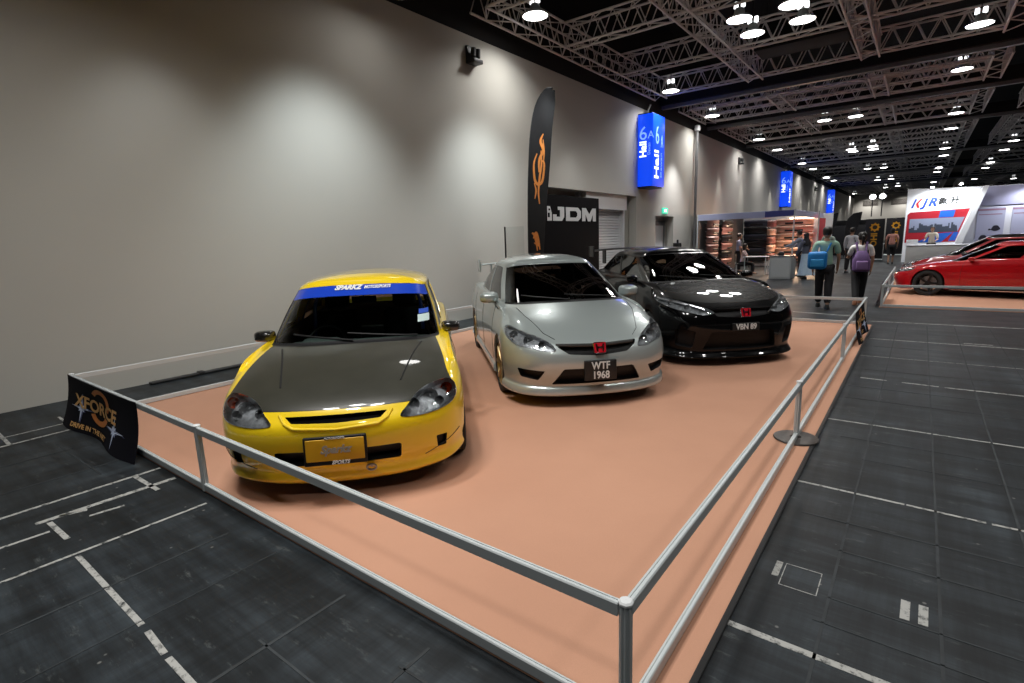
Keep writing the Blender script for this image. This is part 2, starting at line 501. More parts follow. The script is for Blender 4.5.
    for a in (PI/2, -PI/2, PI): B.bar(Ms @ Vector((0,0,0)), Ms @ Vector((.17*math.cos(a), .17*math.sin(a), 0)), .022)
    B.ell((0,0,0), (.06, .06, .025), 12, 7, Ms); B.cyl(Ms @ Vector((0,0,0)), Ms @ Vector((0,0,-.25)), .03, 10)
    B.build('steering_wheel', MT['black'], root)
    p = c['rvm']
    B = MB(); B.rbox((p[0], -.12, p[1]-.035), (p[0]+.025, .12, p[1]+.035), .012); B.cyl((p[0]+.005, 0, p[1]), (p[0]-.05, 0, p[1]+.06), .008, 8)
    B.build('rear_view_mirror', MT['black'], root)
    # door mirrors
    for sg in (1, -1):
        mx, my, mz = c['mirror']
        B = MB(); Mm = Matrix.Translation((mx, sg*my, mz)) @ Matrix.Rotation(R(-12*sg), 4, 'Z') @ Matrix.Scale(c.get('mirs', 1.), 4)
        rs = []
        for (x, ky, kz) in ((-.075, .25, .3), (-.068, .6, .62), (-.045, .88, .9), (0, 1, 1), (.04, 1, 1), (.045, .92, .92)):
            rs.append([Vector((x, .085*ky*math.copysign(abs(math.cos(a))**.6, math.cos(a)), .05*kz*math.copysign(abs(math.sin(a))**.6, math.sin(a)))) for a in [2*PI*q/20 for q in range(20)]])
        B.rings(rs, True, True, Mm)
        B.tube([(mx+.0, sg*(my-.06), mz-.045), (mx+.0, sg*(my-.12), mz-.075), (mx-.02, sg*(my-.2), mz-.1)], [.022, .02, .03], 8)
        mo = B.build('door_mirror', c['mirm'], root)
        G = MB(); G.rings([[Vector((.046, .072*math.cos(a), .042*math.sin(a))) for a in [2*PI*q/20 for q in range(20)]], [Vector((.049, .07*math.cos(a), .04*math.sin(a))) for a in [2*PI*q/20 for q in range(20)]]], True, True, Mm)
        G.build('mirror_glass', MT['chrome'], mo)
    # wipers lie on the glass
    for (y0, y1, z0) in c.get('wipers', []):
        pts = []
        for q in range(7):
            y = y0+(y1-y0)*q/6; z = z0+.05*(q/6)
            h = bvh.ray_cast(Vector((-2, y, z)), Vector((1, 0, 0)))
            if h[0] is not None: pts.append(h[0]+h[1].normalized()*(-.012 if h[1].x > 0 else .012))
        if len(pts) > 2:
            MB().tube(pts, .009, 6).build('wiper', MT['black'], root)
    # panel seams, and bonnet creases painted as dark lines, following the surface
    for (ax, pts2, both, *gr) in c.get('dark_lines', []):
        for sg in ((1, -1) if both else (1,)):
            P3 = []
            for i in range(len(pts2)-1):
                for q in range(8):
                    t = q/8; a = pts2[i][0]*(1-t)+pts2[i+1][0]*t; b = pts2[i][1]*(1-t)+pts2[i+1][1]*t
                    if ax == 'side': h = bvh.ray_cast(Vector((a, sg*2, b)), Vector((0, -sg, 0)))
                    elif ax == 'top': h = bvh.ray_cast(Vector((a, sg*b, 3)), Vector((0, 0, -1)))
                    else: h = bvh.ray_cast(Vector((-2, sg*a, b)), Vector((1, 0, 0)))
                    if h[0] is not None: P3.append(h[0])
            if len(P3) > 3: MB().tube(P3, gr[0] if gr else .0035, 5).build('surface_line', MT['black'], root)
    for (ax, pts2, rr) in c.get('ridges', []):
        P3 = []
        full = pts2+[(-a, b) for a, b in pts2[-2::-1]]
        for i in range(len(full)-1):
            for q in range(6):
                t = q/6; a = full[i][0]*(1-t)+full[i+1][0]*t; b = full[i][1]*(1-t)+full[i+1][1]*t
                h = bvh.ray_cast(Vector((-2, a, b)), Vector((1, 0, 0)))
                if h[0] is not None: P3.append(h[0])
        MB().tube(P3, rr, 8).build('bumper_fold', c['paint'], root)
    bm.free()
    return root
MT = dict(
 rubber=mat('tyre_rubber', (.012,.012,.012), .75), steel=mat('brake_steel', (.35,.35,.36), .35, .9),
 black=mat('satin_black', (.008,.008,.009), .5, spec=.3), cabin=mat('cabin_grey', (.035,.046,.044), .7), seat=mat('seat_cloth', (.022,.024,.026), .85),
 chrome=mat('chrome', (.8,.8,.82), .06, 1.), lamp_house=mat('lamp_housing', (.42,.43,.44), .3, .35, grain=.9, gscale=26, bump=.6),  # housing grain mottles the base colour to imitate sparkles inside the headlights
 reflector=mat('lamp_reflector', (.9,.9,.9), .22, .55), amber=mat('amber_bulb', (.75,.12,.04), .2, .3),
 lens=glass_mat('lamp_lens', (.9,.92,.94)), white=mat('white_lettering', (.8,.8,.8), .5))

def lerp_levels(a, b, t, crown, nose=6, tail=0.):
    o = []
    for k, (p, q) in enumerate(zip(a, b)):
        w = 1. if k < nose-2 else (.75, .35)[k-nose+2] if k < nose else (0. if k < 12 else tail)
        o.append((p[0]+(q[0]-p[0])*t, p[1]+(q[1]-p[1])*t, p[2]+(q[2]-p[2])*t+crown*w))
    return o
def roof_levels(l8, zt, xc, sc=(.965,.8,.7), zup=(.35,.86)):
    a = [(xc+(x-xc)*sc[0], y*.9, z+(zt-z)*zup[0]) for x, y, z in l8]
    b = [(xc+(x-xc)*sc[1], y*.5, z+(zt-z)*zup[1]) for x, y, z in l8]
    d = [(xc+(x-xc)*sc[2], 0, z+(zt-z)*1.) for x, y, z in l8]
    return [a, b, d]
def mid_level(l7, l8, t=.5, out=.014, front=.02):
    o = []
    for k, (p, q) in enumerate(zip(l7, l8)):
        f = 1. if k < 4 else 0.; g = 1. if 4 < k < 13 else .4
        r = 1. if k > 13 else 0.
        o.append((p[0]+(q[0]-p[0])*t-front*f+front*r*.6, (p[1]+(q[1]-p[1])*t)+(out*g if p[1] > 0 else 0), p[2]+(q[2]-p[2])*t+.006*f))
    return o
def levels_from(s):
    lo = [ring_level(None, *q[:4], q[4], *q[5:8], s['sx'], 1.) for q in s['low']]
    l6 = lo[-1]
    l7, l8 = s['belt'], s['roofline']
    H = [lerp_levels(l6, l7, t, cr, tail=s.get('tailcrown', .3)) for t, cr in s['hoodcrown']]
    L = lo+H+[l7, mid_level(l7, l8, .5, s.get('glassout', .014), s.get('wsbow', .02)), l8]+roof_levels(l8, s['ztop'], s['xc'])
    n7 = len(lo)+len(H)
    return dict(L=L, idx=n7)
def Z(a, b, n=8, e=None):
    """heights along the flank (nose corner -> tail corner)"""
    return [a+(b-a)*i/(n-1) for i in range(n)]

CARS = {}
# ---- yellow three-door hatchback with a bare carbon bonnet
def yellow():
    sx = [.80, 1.2, 1.68, 2.2, 2.78, 3.30]
    low = [  # xf, D, zf, W, zs[8], xr, DR, zr
     (.11,.50,.115,.80, Z(.15,.20), 4.12,.45,.23),
     (.075,.50,.15,.862, Z(.18,.23), 4.13,.45,.26),
     (.08,.50,.215,.858, Z(.24,.28), 4.14,.45,.30),
     (.03,.53,.31,.868, Z(.34,.37), 4.17,.45,.40),
     (0,.56,.43,.868, Z(.47,.50), 4.18,.46,.52),
     (.012,.56,.535,.862, Z(.60,.66), 4.17,.46,.64),
     (.06,.58,.59,.848, [.69,.715,.74,.76,.775,.785,.79,.78], 4.14,.46,.78),
     (.12,.62,.645,.805, [.785,.825,.865,.885,.90,.91,.92,.92], 4.08,.46,.90)]
    belt = [(1.06,0,.91),(1.07,.25,.908),(1.105,.45,.903),(1.18,.60,.897),(1.28,.69,.893),(1.38,.72,.895),(1.52,.735,.902),(1.7,.745,.91),(1.95,.75,.918),(2.35,.75,.926),(2.8,.745,.935),(3.15,.735,.94),
            (3.45,.715,.945),(3.7,.66,.955),(3.8,.52,.965),(3.86,.35,.97),(3.88,.17,.97),(3.88,0,.97)]
    rl = [(1.84,0.0,1.357),(1.85,0.227,1.355),(1.875,0.391,1.348),(1.91,0.515,1.336),(1.97,0.582,1.32),(2.06,0.603,1.322),(2.2,0.613,1.334),(2.35,0.618,1.34),(2.5,0.618,1.342),(2.7,0.618,1.342),(2.95,0.613,1.334),(3.1,0.608,1.322),(3.22,0.592,1.307),(3.36,0.546,1.294),(3.42,0.433,1.302),(3.45,0.288,1.312),(3.46,0.134,1.318),(3.46,0.0,1.32)]
    s = dict(sx=sx, low=low, belt=belt, roofline=rl, hoodcrown=[(.3,.03),(.68,.026)], ztop=1.425, xc=2.62, tailcrown=.2)
    lv = levels_from(s); n = lv['idx']
    CF = mat('carbon_weave', (.034,.033,.024), .38, coat=.6, spec=.3, grain=.3, gscale=7)
    return dict(name='hatchback_car', label='yellow three-door hatchback with a bare carbon bonnet and a blue windscreen band, parked nearest',
      loc=(-2.925,1.885,.008), rz=R(180-44.2), levels=lv, crease=(n, n+2), paint=mat('yellow_paint', (.93,.65,.012), .33, coat=1., spec=.3), hood=(0,3.78,n-3.7,n-.04), hoodm=CF,
      ws=(0,4.45,n+.06,n+1.9), seal=.3, band=n+1.5, bandm=mat('blue_sunstrip', (.008,.055,.52), .3, coat=.5),
      sw=[(5.55,9.0,n+.12,n+1.84),(9.25,12.3,n+.14,n+1.82)], bw=(13.6,17,n+.12,n+1.85), glass=glass_mat('clear_glass', (.78,.86,.83)), sglass=glass_mat('tinted_glass', (.25,.27,.27)),
      wx=(.80,3.42), wr=.295, track=.855, rim=.2, rimm=mat('dark_rim', (.03,.03,.032), .35, .7), len=4.18, seatz=.34, seatx=1.95, rearx=3.0, dash=(1.28,.87), cabw=.66, rvm=(1.98,1.17),
      mirror=(1.52,.83,.93), mirm=mat('carbon_mirror', (.012,.012,.012), .25, coat=1.),
      wipers=[(.0,.5,.915),(-.52,.05,.915)],
      front=[('body', [(-.6,.50),(.6,.50),(.6,.63),(-.6,.63)], False),
             ('headlight', smooth_poly([(.415,.558),(.46,.61),(.525,.668),(.62,.70),(.735,.708),(.79,.675),(.805,.62),(.77,.575),(.66,.552),(.53,.545)]), True),
             ('grille', round_poly([(-.33,.602),(.33,.602),(.285,.566),(0,.558),(-.285,.566)], .01), False, .05),
             ('intake', round_poly([(-.41,.378),(.41,.378),(.40,.262),(-.40,.262)], .02), False, .06),
             ('fog_recess', round_poly([(.645,.372),(.72,.367),(.71,.272),(.65,.277)], .01), True, .03)],
      bulbs=[(.50,.60,.042,'reflector'),(.615,.625,.055,'reflector'),(.735,.65,.04,'amber'),(.68,.595,.03,'reflector')],
      ridges=[('front',[(.365,.612),(.33,.565),(.27,.535),(0,.52)],.011)],
      dark_lines=[('side',[(1.42,.89),(1.36,.7),(1.36,.3),(1.5,.25),(2.35,.25),(2.5,.4),(2.55,.9)],True),
            ('top',[(1.04,.56),(.8,.50),(.3,.40)],True,.008), ('side',[(1.95,.95),(1.98,1.05),(2.2,1.27),(2.6,1.3),(3.0,1.28)],True),  # top entry paints the dark reflection along the bonnet ridges as black lines
            ('front',[(.56,.24),(.70,.30),(.83,.36)],True)])
CARS['yellow'] = yellow()

# ---- silver four-door saloon
def silver():
    sx = [.93, 1.35, 1.85, 2.4, 2.95, 3.35]
    low = [
     (.12,.50,.115,.86, Z(.13,.16), 4.44,.45,.22),
     (.06,.56,.135,.91, Z(.16,.19), 4.46,.45,.26),
     (.07,.56,.205,.905, Z(.225,.24), 4.48,.45,.30),
     (.085,.55,.225,.888, Z(.25,.26), 4.49,.45,.33),
     (.03,.58,.33,.892, Z(.36,.40), 4.52,.45,.42),
     (0,.60,.46,.897, Z(.50,.55), 4.54,.46,.55),
     (.02,.62,.57,.895, Z(.64,.70), 4.53,.46,.70),
     (.07,.64,.645,.872, [.745,.775,.80,.82,.84,.86,.86,.85], 4.51,.46,.86),
     (.15,.70,.70,.82, [.845,.89,.94,.96,.975,.99,1.0,1.0], 4.46,.46,1.0)]
    belt = [(.98,0,.99),(.995,.26,.988),(1.04,.47,.982),(1.13,.63,.972),(1.27,.715,.965),(1.40,.745,.965),(1.58,.765,.97),(1.8,.775,.976),(2.05,.78,.982),(2.45,.78,.99),(2.9,.775,1.0),(3.25,.765,1.008),
            (3.52,.73,1.02),(3.72,.66,1.035),(3.80,.52,1.05),(3.85,.35,1.06),(3.87,.17,1.062),(3.87,0,1.064)]
    rl = [(1.92,0,1.403),(1.935,0.22,1.401),(1.965,0.4,1.394),(2.0,0.51,1.382),(2.06,0.565,1.366),(2.16,0.59,1.37),(2.3,0.6,1.384),(2.42,0.605,1.39),(2.55,0.607,1.392),(2.7,0.607,1.391),(2.9,0.6,1.384),(3.0,0.595,1.374),(3.08,0.575,1.363),(3.15,0.53,1.361),(3.19,0.42,1.37),(3.21,0.28,1.38),(3.22,0.13,1.385),(3.22,0,1.387)]
    s = dict(sx=sx, low=low, belt=belt, roofline=rl, hoodcrown=[(.3,.035),(.66,.03)], ztop=1.50, xc=2.6, tailcrown=.5)
    lv = levels_from(s); n = lv['idx']
    return dict(name='saloon_car', label='silver four-door saloon with a red badge and a black number plate', loc=(-2.43,4.58,.008), rz=R(180-43.2),
      levels=lv, crease=(n, n+2), paint=mat('silver_paint', (.47,.53,.525), .3, .45, coat=1.), hood=None,
      ws=(0,4.35,n+.05,n+1.92), sw=[(5.5,8.9,n+.12,n+1.84),(9.1,11.9,n+.12,n+1.82)], bw=(13.6,17,n+.1,n+1.88),
      glass=glass_mat('dark_glass', (.05,.055,.055)), sglass=glass_mat('dark_glass', (.05,.055,.055)),
      wx=(.93,3.63), wr=.315, track=.875, rim=.235, rimm=mat('bronze_rim', (.42,.32,.16), .3, .9), spokes=7, len=4.54, seatz=.36, seatx=2.0, rearx=3.0, dash=(1.3,.93), cabw=.68, rvm=(1.95,1.27),
      mirror=(1.52,.90,1.02), mirs=1.35, mirm=None, wipers=[(.02,.55,.995),(-.6,.06,.995)], pan=.17,
      front=[('headlight', smooth_poly([(.43,.60),(.46,.66),(.56,.715),(.70,.765),(.80,.80),(.845,.77),(.845,.70),(.78,.645),(.66,.625),(.54,.60)]), True),
             ('grille', round_poly([(-.42,.665),(0,.655),(.42,.665),(.40,.63),(.30,.565),(0,.545),(-.30,.565),(-.40,.63)], .015), False, .05),
             ('intake', round_poly([(-.36,.42),(.36,.42),(.47,.25),(-.47,.25)], .02), False, .06),
             ('fog_recess', round_poly([(.54,.40),(.79,.42),(.76,.33),(.60,.30)], .015), True, .05)],
      bulbs=[(.54,.645,.04,'reflector'),(.66,.68,.05,'reflector'),(.78,.72,.045,'reflector')],
      dark_lines=[('side',[(1.45,.95),(1.40,.7),(1.42,.3),(1.55,.25),(2.38,.25),(2.42,.4),(2.42,.98)],True),('side',[(2.42,.98),(2.42,.3),(3.1,.27),(3.25,.5),(3.35,.98)],True),
            ('top',[(.98,.66),(.7,.62),(.3,.50),(.17,.40)],True)])
CARS['silver'] = silver(); CARS['silver']['mirm'] = CARS['silver']['paint']

# ---- black five-door hatchback with a big wing
def black():
    sx = [.92, 1.35, 1.85, 2.4, 2.95, 3.3]
    low = [
     (.07,.52,.10,.90, Z(.11,.15), 4.30,.45,.22),
     (.02,.60,.115,.955, Z(.13,.17), 4.32,.45,.26),
     (.06,.58,.17,.93, Z(.20,.22), 4.34,.45,.30),
     (.07,.58,.20,.925, Z(.24,.26), 4.35,.45,.33),
     (.03,.60,.34,.93, Z(.38,.42), 4.38,.45,.44),
     (0,.62,.50,.935, Z(.54,.58), 4.39,.46,.58),
     (.01,.66,.63,.93, Z(.68,.74), 4.38,.46,.74),
     (.05,.70,.71,.915, [.80,.83,.86,.88,.90,.92,.93,.90], 4.36,.46,.92),
     (.13,.78,.77,.86, [.90,.95,1.0,1.02,1.04,1.06,1.07,1.06], 4.31,.46,1.06)]
    belt = [(1.03,0,1.045),(1.045,.26,1.042),(1.09,.47,1.035),(1.18,.64,1.025),(1.32,.735,1.015),(1.45,.77,1.015),(1.62,.795,1.02),(1.85,.81,1.03),(2.1,.815,1.04),(2.5,.815,1.055),(2.95,.805,1.075),(3.3,.79,1.09),
            (3.6,.76,1.10),(3.9,.70,1.11),(4.02,.55,1.12),(4.08,.36,1.125),(4.10,.18,1.125),(4.10,0,1.125)]
    rl = [(2.02,0,1.415),(2.035,.22,1.413),(2.065,.42,1.406),(2.1,.53,1.394),(2.16,.585,1.378),(2.26,.61,1.382),(2.4,.62,1.396),(2.55,.625,1.402),(2.75,.625,1.404),(3.0,.622,1.40),(3.3,.61,1.388),(3.45,.60,1.375),
          (3.56,.58,1.36),(3.66,.54,1.352),(3.72,.43,1.36),(3.75,.28,1.368),(3.76,.13,1.372),(3.76,0,1.374)]
    s = dict(sx=sx, low=low, belt=belt, roofline=rl, hoodcrown=[(.3,.035),(.66,.03)], ztop=1.50, xc=2.8, tailcrown=.2)
    lv = levels_from(s); n = lv['idx']
    return dict(name='hatchback_car', label='glossy black hatchback with a rear wing and red badge, beyond the silver saloon', loc=(-1.68,7.05,.008), rz=R(180-46.1),
      levels=lv, crease=(n, n+2), paint=mat('black_paint', (.002,.002,.0025), .3, coat=.65, spec=.05), hood=(0,3.7,n-2.7,n-.04), hoodm=mat('dark_carbon', (.012,.012,.011), .5, coat=1., spec=.1),
      ws=(0,4.35,n+.05,n+1.92), sw=[(5.5,8.9,n+.14,n+1.84),(9.1,12.4,n+.16,n+1.8)], bw=(13.6,17,n+.12,n+1.86),
      glass=glass_mat('dim_glass', (.12,.15,.14)), sglass=glass_mat('dark_glass', (.05,.055,.055)),
      wx=(.92,3.62), wr=.32, track=.925, rim=.24, rimm=mat('dark_rim', (.03,.03,.032), .35, .7), spokes=5, twin=True, len=4.39, seatz=.4, seatx=2.1, rearx=3.2, dash=(1.35,.98), cabw=.70, rvm=(2.05,1.31),
      mirror=(1.60,.93,1.06), mirm=None, wipers=[(.02,.6,1.05),(-.62,.06,1.05)], pan=.15,
      front=[('headlight', smooth_poly([(.38,.70),(.46,.755),(.62,.80),(.78,.855),(.875,.86),(.885,.80),(.80,.745),(.64,.70),(.50,.675)]), True),
             ('grille', round_poly([(-.40,.735),(0,.745),(.40,.735),(.36,.66),(0,.63),(-.36,.66)], .02), False, .05),
             ('intake', round_poly([(-.42,.46),(.42,.46),(.50,.22),(-.50,.22)], .03), False, .08),
             ('fog_recess', round_poly([(.60,.47),(.82,.50),(.80,.27),(.62,.24)], .03), True, .06)],
      bulbs=[(.50,.72,.035,'reflector'),(.64,.755,.045,'reflector'),(.78,.80,.045,'reflector')],
      dark_lines=[('side',[(1.5,1.0),(1.45,.7),(1.45,.3),(1.6,.26),(2.4,.26),(2.48,.4),(2.48,1.03)],True)])
CARS['black'] = black(); CARS['black']['mirm'] = CARS['black']['paint']

# ---- red coupe seen from its left flank
def red():
    sx = [.88, 1.3, 1.75, 2.25, 2.75, 3.15]
    low = [
     (.12,.50,.13,.82, Z(.16,.20), 4.28,.45,.24),
     (.07,.54,.16,.85, Z(.19,.23), 4.30,.45,.28),
     (.07,.54,.24,.85, Z(.26,.30), 4.32,.45,.33),
     (.03,.56,.33,.865, Z(.37,.42), 4.34,.45,.44),
     (0,.58,.44,.87, Z(.49,.55), 4.35,.46,.56),
     (.03,.60,.53,.868, Z(.60,.68), 4.34,.46,.68),
     (.09,.64,.59,.855, [.69,.72,.745,.765,.785,.80,.81,.80], 4.31,.46,.80),
     (.17,.70,.635,.80, [.72,.765,.81,.845,.885,.90,.915,.92], 4.25,.46,.90)]
    belt = [(1.22,0,.86),(1.235,.26,.858),(1.28,.46,.853),(1.36,.61,.85),(1.48,.69,.85),(1.60,.725,.876),(1.75,.74,.88),(1.92,.75,.886),(2.15,.755,.892),(2.5,.755,.90),(2.9,.745,.91),(3.2,.735,.92),
            (3.48,.70,.93),(3.7,.62,.94),(3.80,.5,.948),(3.85,.33,.952),(3.87,.17,.953),(3.87,0,.954)]
    rl = [(1.98,0,1.235),(1.995,.22,1.233),(2.02,.38,1.226),(2.06,.49,1.214),(2.13,.545,1.198),(2.22,.57,1.202),(2.34,.58,1.214),(2.45,.582,1.22),(2.58,.582,1.222),(2.75,.58,1.22),(2.92,.57,1.21),(3.0,.56,1.20),
          (3.06,.54,1.19),(3.12,.5,1.19),(3.16,.4,1.198),(3.18,.27,1.206),(3.19,.13,1.21),(3.19,0,1.212)]
    s = dict(sx=sx, low=low, belt=belt, roofline=rl, hoodcrown=[(.3,.025),(.66,.02)], ztop=1.29, xc=2.6, tailcrown=.4)
    lv = levels_from(s); n = lv['idx']
    return dict(name='coupe_car', label='bright red two-door coupe parked side-on behind the railing on the right', loc=(-.42,17.7,.008), rz=R(-14),
      levels=lv, crease=(n, n+2), paint=mat('red_paint', (.46,.004,.009), .35, coat=1., spec=.2), hood=None,
      ws=(0,4.35,n+.05,n+1.92), sw=[(5.5,8.9,n+.12,n+1.84),(9.2,11.9,n+.12,n+1.82)], bw=(13.6,17,n+.1,n+1.88),
      glass=glass_mat('dim_glass', (.12,.15,.14)), sglass=glass_mat('dim_glass', (.12,.15,.14)),
      wx=(.88,3.46), wr=.31, track=.86, rim=.225, rimm=mat('dark_rim', (.03,.03,.032), .35, .7), spokes=5, len=4.35, seatz=.32, seatx=2.0, rearx=2.95, dash=(1.5,.84), cabw=.66, rvm=(2.0,1.14),
      mirror=(1.68,.84,.90), mirm=None, wipers=[], pan=.18,
      front=[('headlight', smooth_poly([(.45,.56),(.55,.61),(.70,.66),(.82,.68),(.84,.62),(.74,.575),(.58,.545)]), True),
             ('grille', round_poly([(-.38,.55),(.38,.55),(.36,.52),(-.36,.52)], .01), False, .04),
             ('intake', round_poly([(-.45,.38),(.45,.38),(.40,.25),(-.40,.25)], .02), False, .06)],
      bulbs=[(.60,.585,.035,'reflector'),(.73,.62,.035,'reflector')],
      dark_lines=[('side',[(1.55,.86),(1.5,.6),(1.5,.3),(1.65,.26),(2.6,.26),(2.72,.4),(2.75,.88)],True)])
CARS['red'] = red(); CARS['red']['mirm'] = CARS['red']['paint']
def dark():
    d = yellow()
    d.update(name='hatchback_car', label='dark red hatchback with a black bonnet and black roof, parked beyond the red coupe', loc=(-.34,19.75,.008), rz=R(-12), paint=mat('dark_red_paint', (.32,.006,.012), .3, coat=1.),
        band=None, mirm=mat('carbon_mirror', (.012,.012,.012), .25), glass=glass_mat('dim_glass', (.12,.15,.14)), sglass=glass_mat('dark_glass', (.05,.055,.055)))
    n = d['levels']['idx']; d['roof'] = (0,17,n+2.1,n+5); d['roofm'] = mat('black_paint', (.002,.002,.0025), .3, coat=.65, spec=.05)
    d['hoodm'] = mat('dark_carbon', (.012,.012,.011), .5, coat=1., spec=.1)
    return d
CARS['dark'] = dark()
# ------------------------------------------------------------------ setting
def floor_mat():
    m = bpy.data.materials.new('painted_concrete'); N, L, P = nodes_of(m)
    t = N.new('ShaderNodeTexCoord')
    def noise(sc, det=5, rough=.6, stretch=None):
        n = N.new('ShaderNodeTexNoise'); n.inputs['Scale'].default_value = sc; n.inputs['Detail'].default_value = det; n.inputs['Roughness'].default_value = rough
        if stretch:
            mp = N.new('ShaderNodeMapping'); mp.inputs['Scale'].default_value = stretch; L.new(t.outputs['Object'], mp.inputs[0]); L.new(mp.outputs[0], n.inputs['Vector'])
        else: L.new(t.outputs['Object'], n.inputs['Vector'])
        return n
    def ramp(src, a, b, ca, cb):
        r = N.new('ShaderNodeValToRGB'); r.color_ramp.elements[0].position = a; r.color_ramp.elements[1].position = b
        r.color_ramp.elements[0].color = (*ca, 1); r.color_ramp.elements[1].color = (*cb, 1); L.new(src, r.inputs[0]); return r
    def mix(f, a, b, bt='MIX'):
        x = N.new('ShaderNodeMix'); x.data_type = 'RGBA'; x.blend_type = bt
        if isinstance(f, float): x.inputs['Factor'].default_value = f
        else: L.new(f, x.inputs['Factor'])
        L.new(a, x.inputs['A']); L.new(b, x.inputs['B']); return x.outputs['Result']
    base = ramp(noise(.7, 6).outputs['Fac'], .3, .75, (.0135, .0175, .021), (.031, .039, .046))
    sx = ramp(noise(2.2, 6, .7, (.25, 2.6, 1)).outputs['Fac'], .42, .8, (.5, .5, .5), (2.1, 2.1, 2.1))
    sy = ramp(noise(1.6, 6, .7, (3., .22, 1)).outputs['Fac'], .4, .8, (.55, .55, .55), (1.9, 1.9, 1.9))
    c = mix(1., mix(1., base.outputs[0], sx.outputs[0], 'MULTIPLY'), sy.outputs[0], 'MULTIPLY')
    # thin chalky scuffs and specks
    sc = ramp(noise(9, 8, .75, (.5, 1.6, 1)).outputs['Fac'], .58, .74, (0, 0, 0), (1, 1, 1))
    w = N.new('ShaderNodeRGB'); w.outputs[0].default_value = (.09, .10, .10, 1)
    c = mix(sc.outputs[0], c, w.outputs[0])
    vo = N.new('ShaderNodeTexVoronoi'); vo.inputs['Scale'].default_value = 5.5; L.new(t.outputs['Object'], vo.inputs['Vector'])
    sp = ramp(vo.outputs['Distance'], .03, .055, (1, 1, 1), (0, 0, 0))
    w2 = N.new('ShaderNodeRGB'); w2.outputs[0].default_value = (.15, .15, .145, 1)
    c = mix(sp.outputs[0], c, w2.outputs[0])
    L.new(c, P.inputs['Base Color'])
    rr = N.new('ShaderNodeMapRange'); rr.inputs['To Min'].default_value = .35; rr.inputs['To Max'].default_value = .6
    L.new(noise(1.3, 5).outputs['Fac'], rr.inputs['Value']); L.new(rr.outputs[0], P.inputs['Roughness'])
    P.inputs['Specular IOR Level'].default_value = .28
    return m
def mark_mat():
    """worn white line paint: patches of the dark floor show through"""
    m = bpy.data.materials.new('line_paint'); N, L, P = nodes_of(m)
    t = N.new('ShaderNodeTexCoord'); n = N.new('ShaderNodeTexNoise'); n.inputs['Scale'].default_value = 22; n.inputs['Detail'].default_value = 6; n.inputs['Roughness'].default_value = .7
    L.new(t.outputs['Object'], n.inputs['Vector'])
    r = N.new('ShaderNodeValToRGB'); r.color_ramp.elements[0].position = .36; r.color_ramp.elements[1].position = .5
    r.color_ramp.elements[0].color = (.035, .04, .042, 1); r.color_ramp.elements[1].color = (.42, .42, .40, 1)
    L.new(n.outputs['Fac'], r.inputs[0]); L.new(r.outputs[0], P.inputs['Base Color']); P.inputs['Roughness'].default_value = .6
    return m
def carpet_mat():
    m = bpy.data.materials.new('salmon_carpet'); N, L, P = nodes_of(m)
    t = N.new('ShaderNodeTexCoord'); n = N.new('ShaderNodeTexNoise'); n.inputs['Scale'].default_value = .8; n.inputs['Detail'].default_value = 5
    n2 = N.new('ShaderNodeTexNoise'); n2.inputs['Scale'].default_value = 420; n2.inputs['Detail'].default_value = 2
    L.new(t.outputs['Object'], n.inputs['Vector']); L.new(t.outputs['Object'], n2.inputs['Vector'])
    r = N.new('ShaderNodeValToRGB'); r.color_ramp.elements[0].position = .3; r.color_ramp.elements[1].position = .75
    r.color_ramp.elements[0].color = (.56, .30, .20, 1); r.color_ramp.elements[1].color = (.64, .35, .235, 1)
    L.new(n.outputs['Fac'], r.inputs[0])
    mr = N.new('ShaderNodeMapRange'); mr.inputs['To Min'].default_value = .88; mr.inputs['To Max'].default_value = 1.1; L.new(n2.outputs['Fac'], mr.inputs['Value'])
    mx = N.new('ShaderNodeMix'); mx.data_type = 'RGBA'; mx.blend_type = 'MULTIPLY'; mx.inputs['Factor'].default_value = 1
    L.new(r.outputs[0], mx.inputs['A']); L.new(mr.outputs[0], mx.inputs['B']); L.new(mx.outputs['Result'], P.inputs['Base Color'])
    b = N.new('ShaderNodeBump'); b.inputs['Strength'].default_value = .25; b.inputs['Distance'].default_value = .004
    L.new(n2.outputs['Fac'], b.inputs['Height']); L.new(b.outputs[0], P.inputs['Normal'])
    P.inputs['Roughness'].default_value = .95; P.inputs['Specular IOR Level'].default_value = .15
    return m
WALL = mat('wall_paint', (.535,.52,.475), .8, grain=.035, gscale=.9, bump=.02)
WALL2 = mat('wall_paint_grey', (.52,.50,.47), .8, grain=.03, gscale=.9)
BLK = mat('black_ceiling', (.006,.006,.007), .9)
ALU = mat('aluminium', (.60,.64,.65), .45, .12); ALUW = mat('white_cap', (.78,.80,.81), .4)
GREY = mat('grey_metal', (.20,.20,.205), .5, .3); DARK = mat('dark_metal', (.012,.012,.013), .5); WHITE = mat('white_board', (.74,.75,.76), .5)
XW = -8.05; ZW = 6.05
# floor
B = MB(); B.box((-9.2,-13,-.12), (22,94,0)); struct(B.build('floor', floor_mat(), smooth=False))
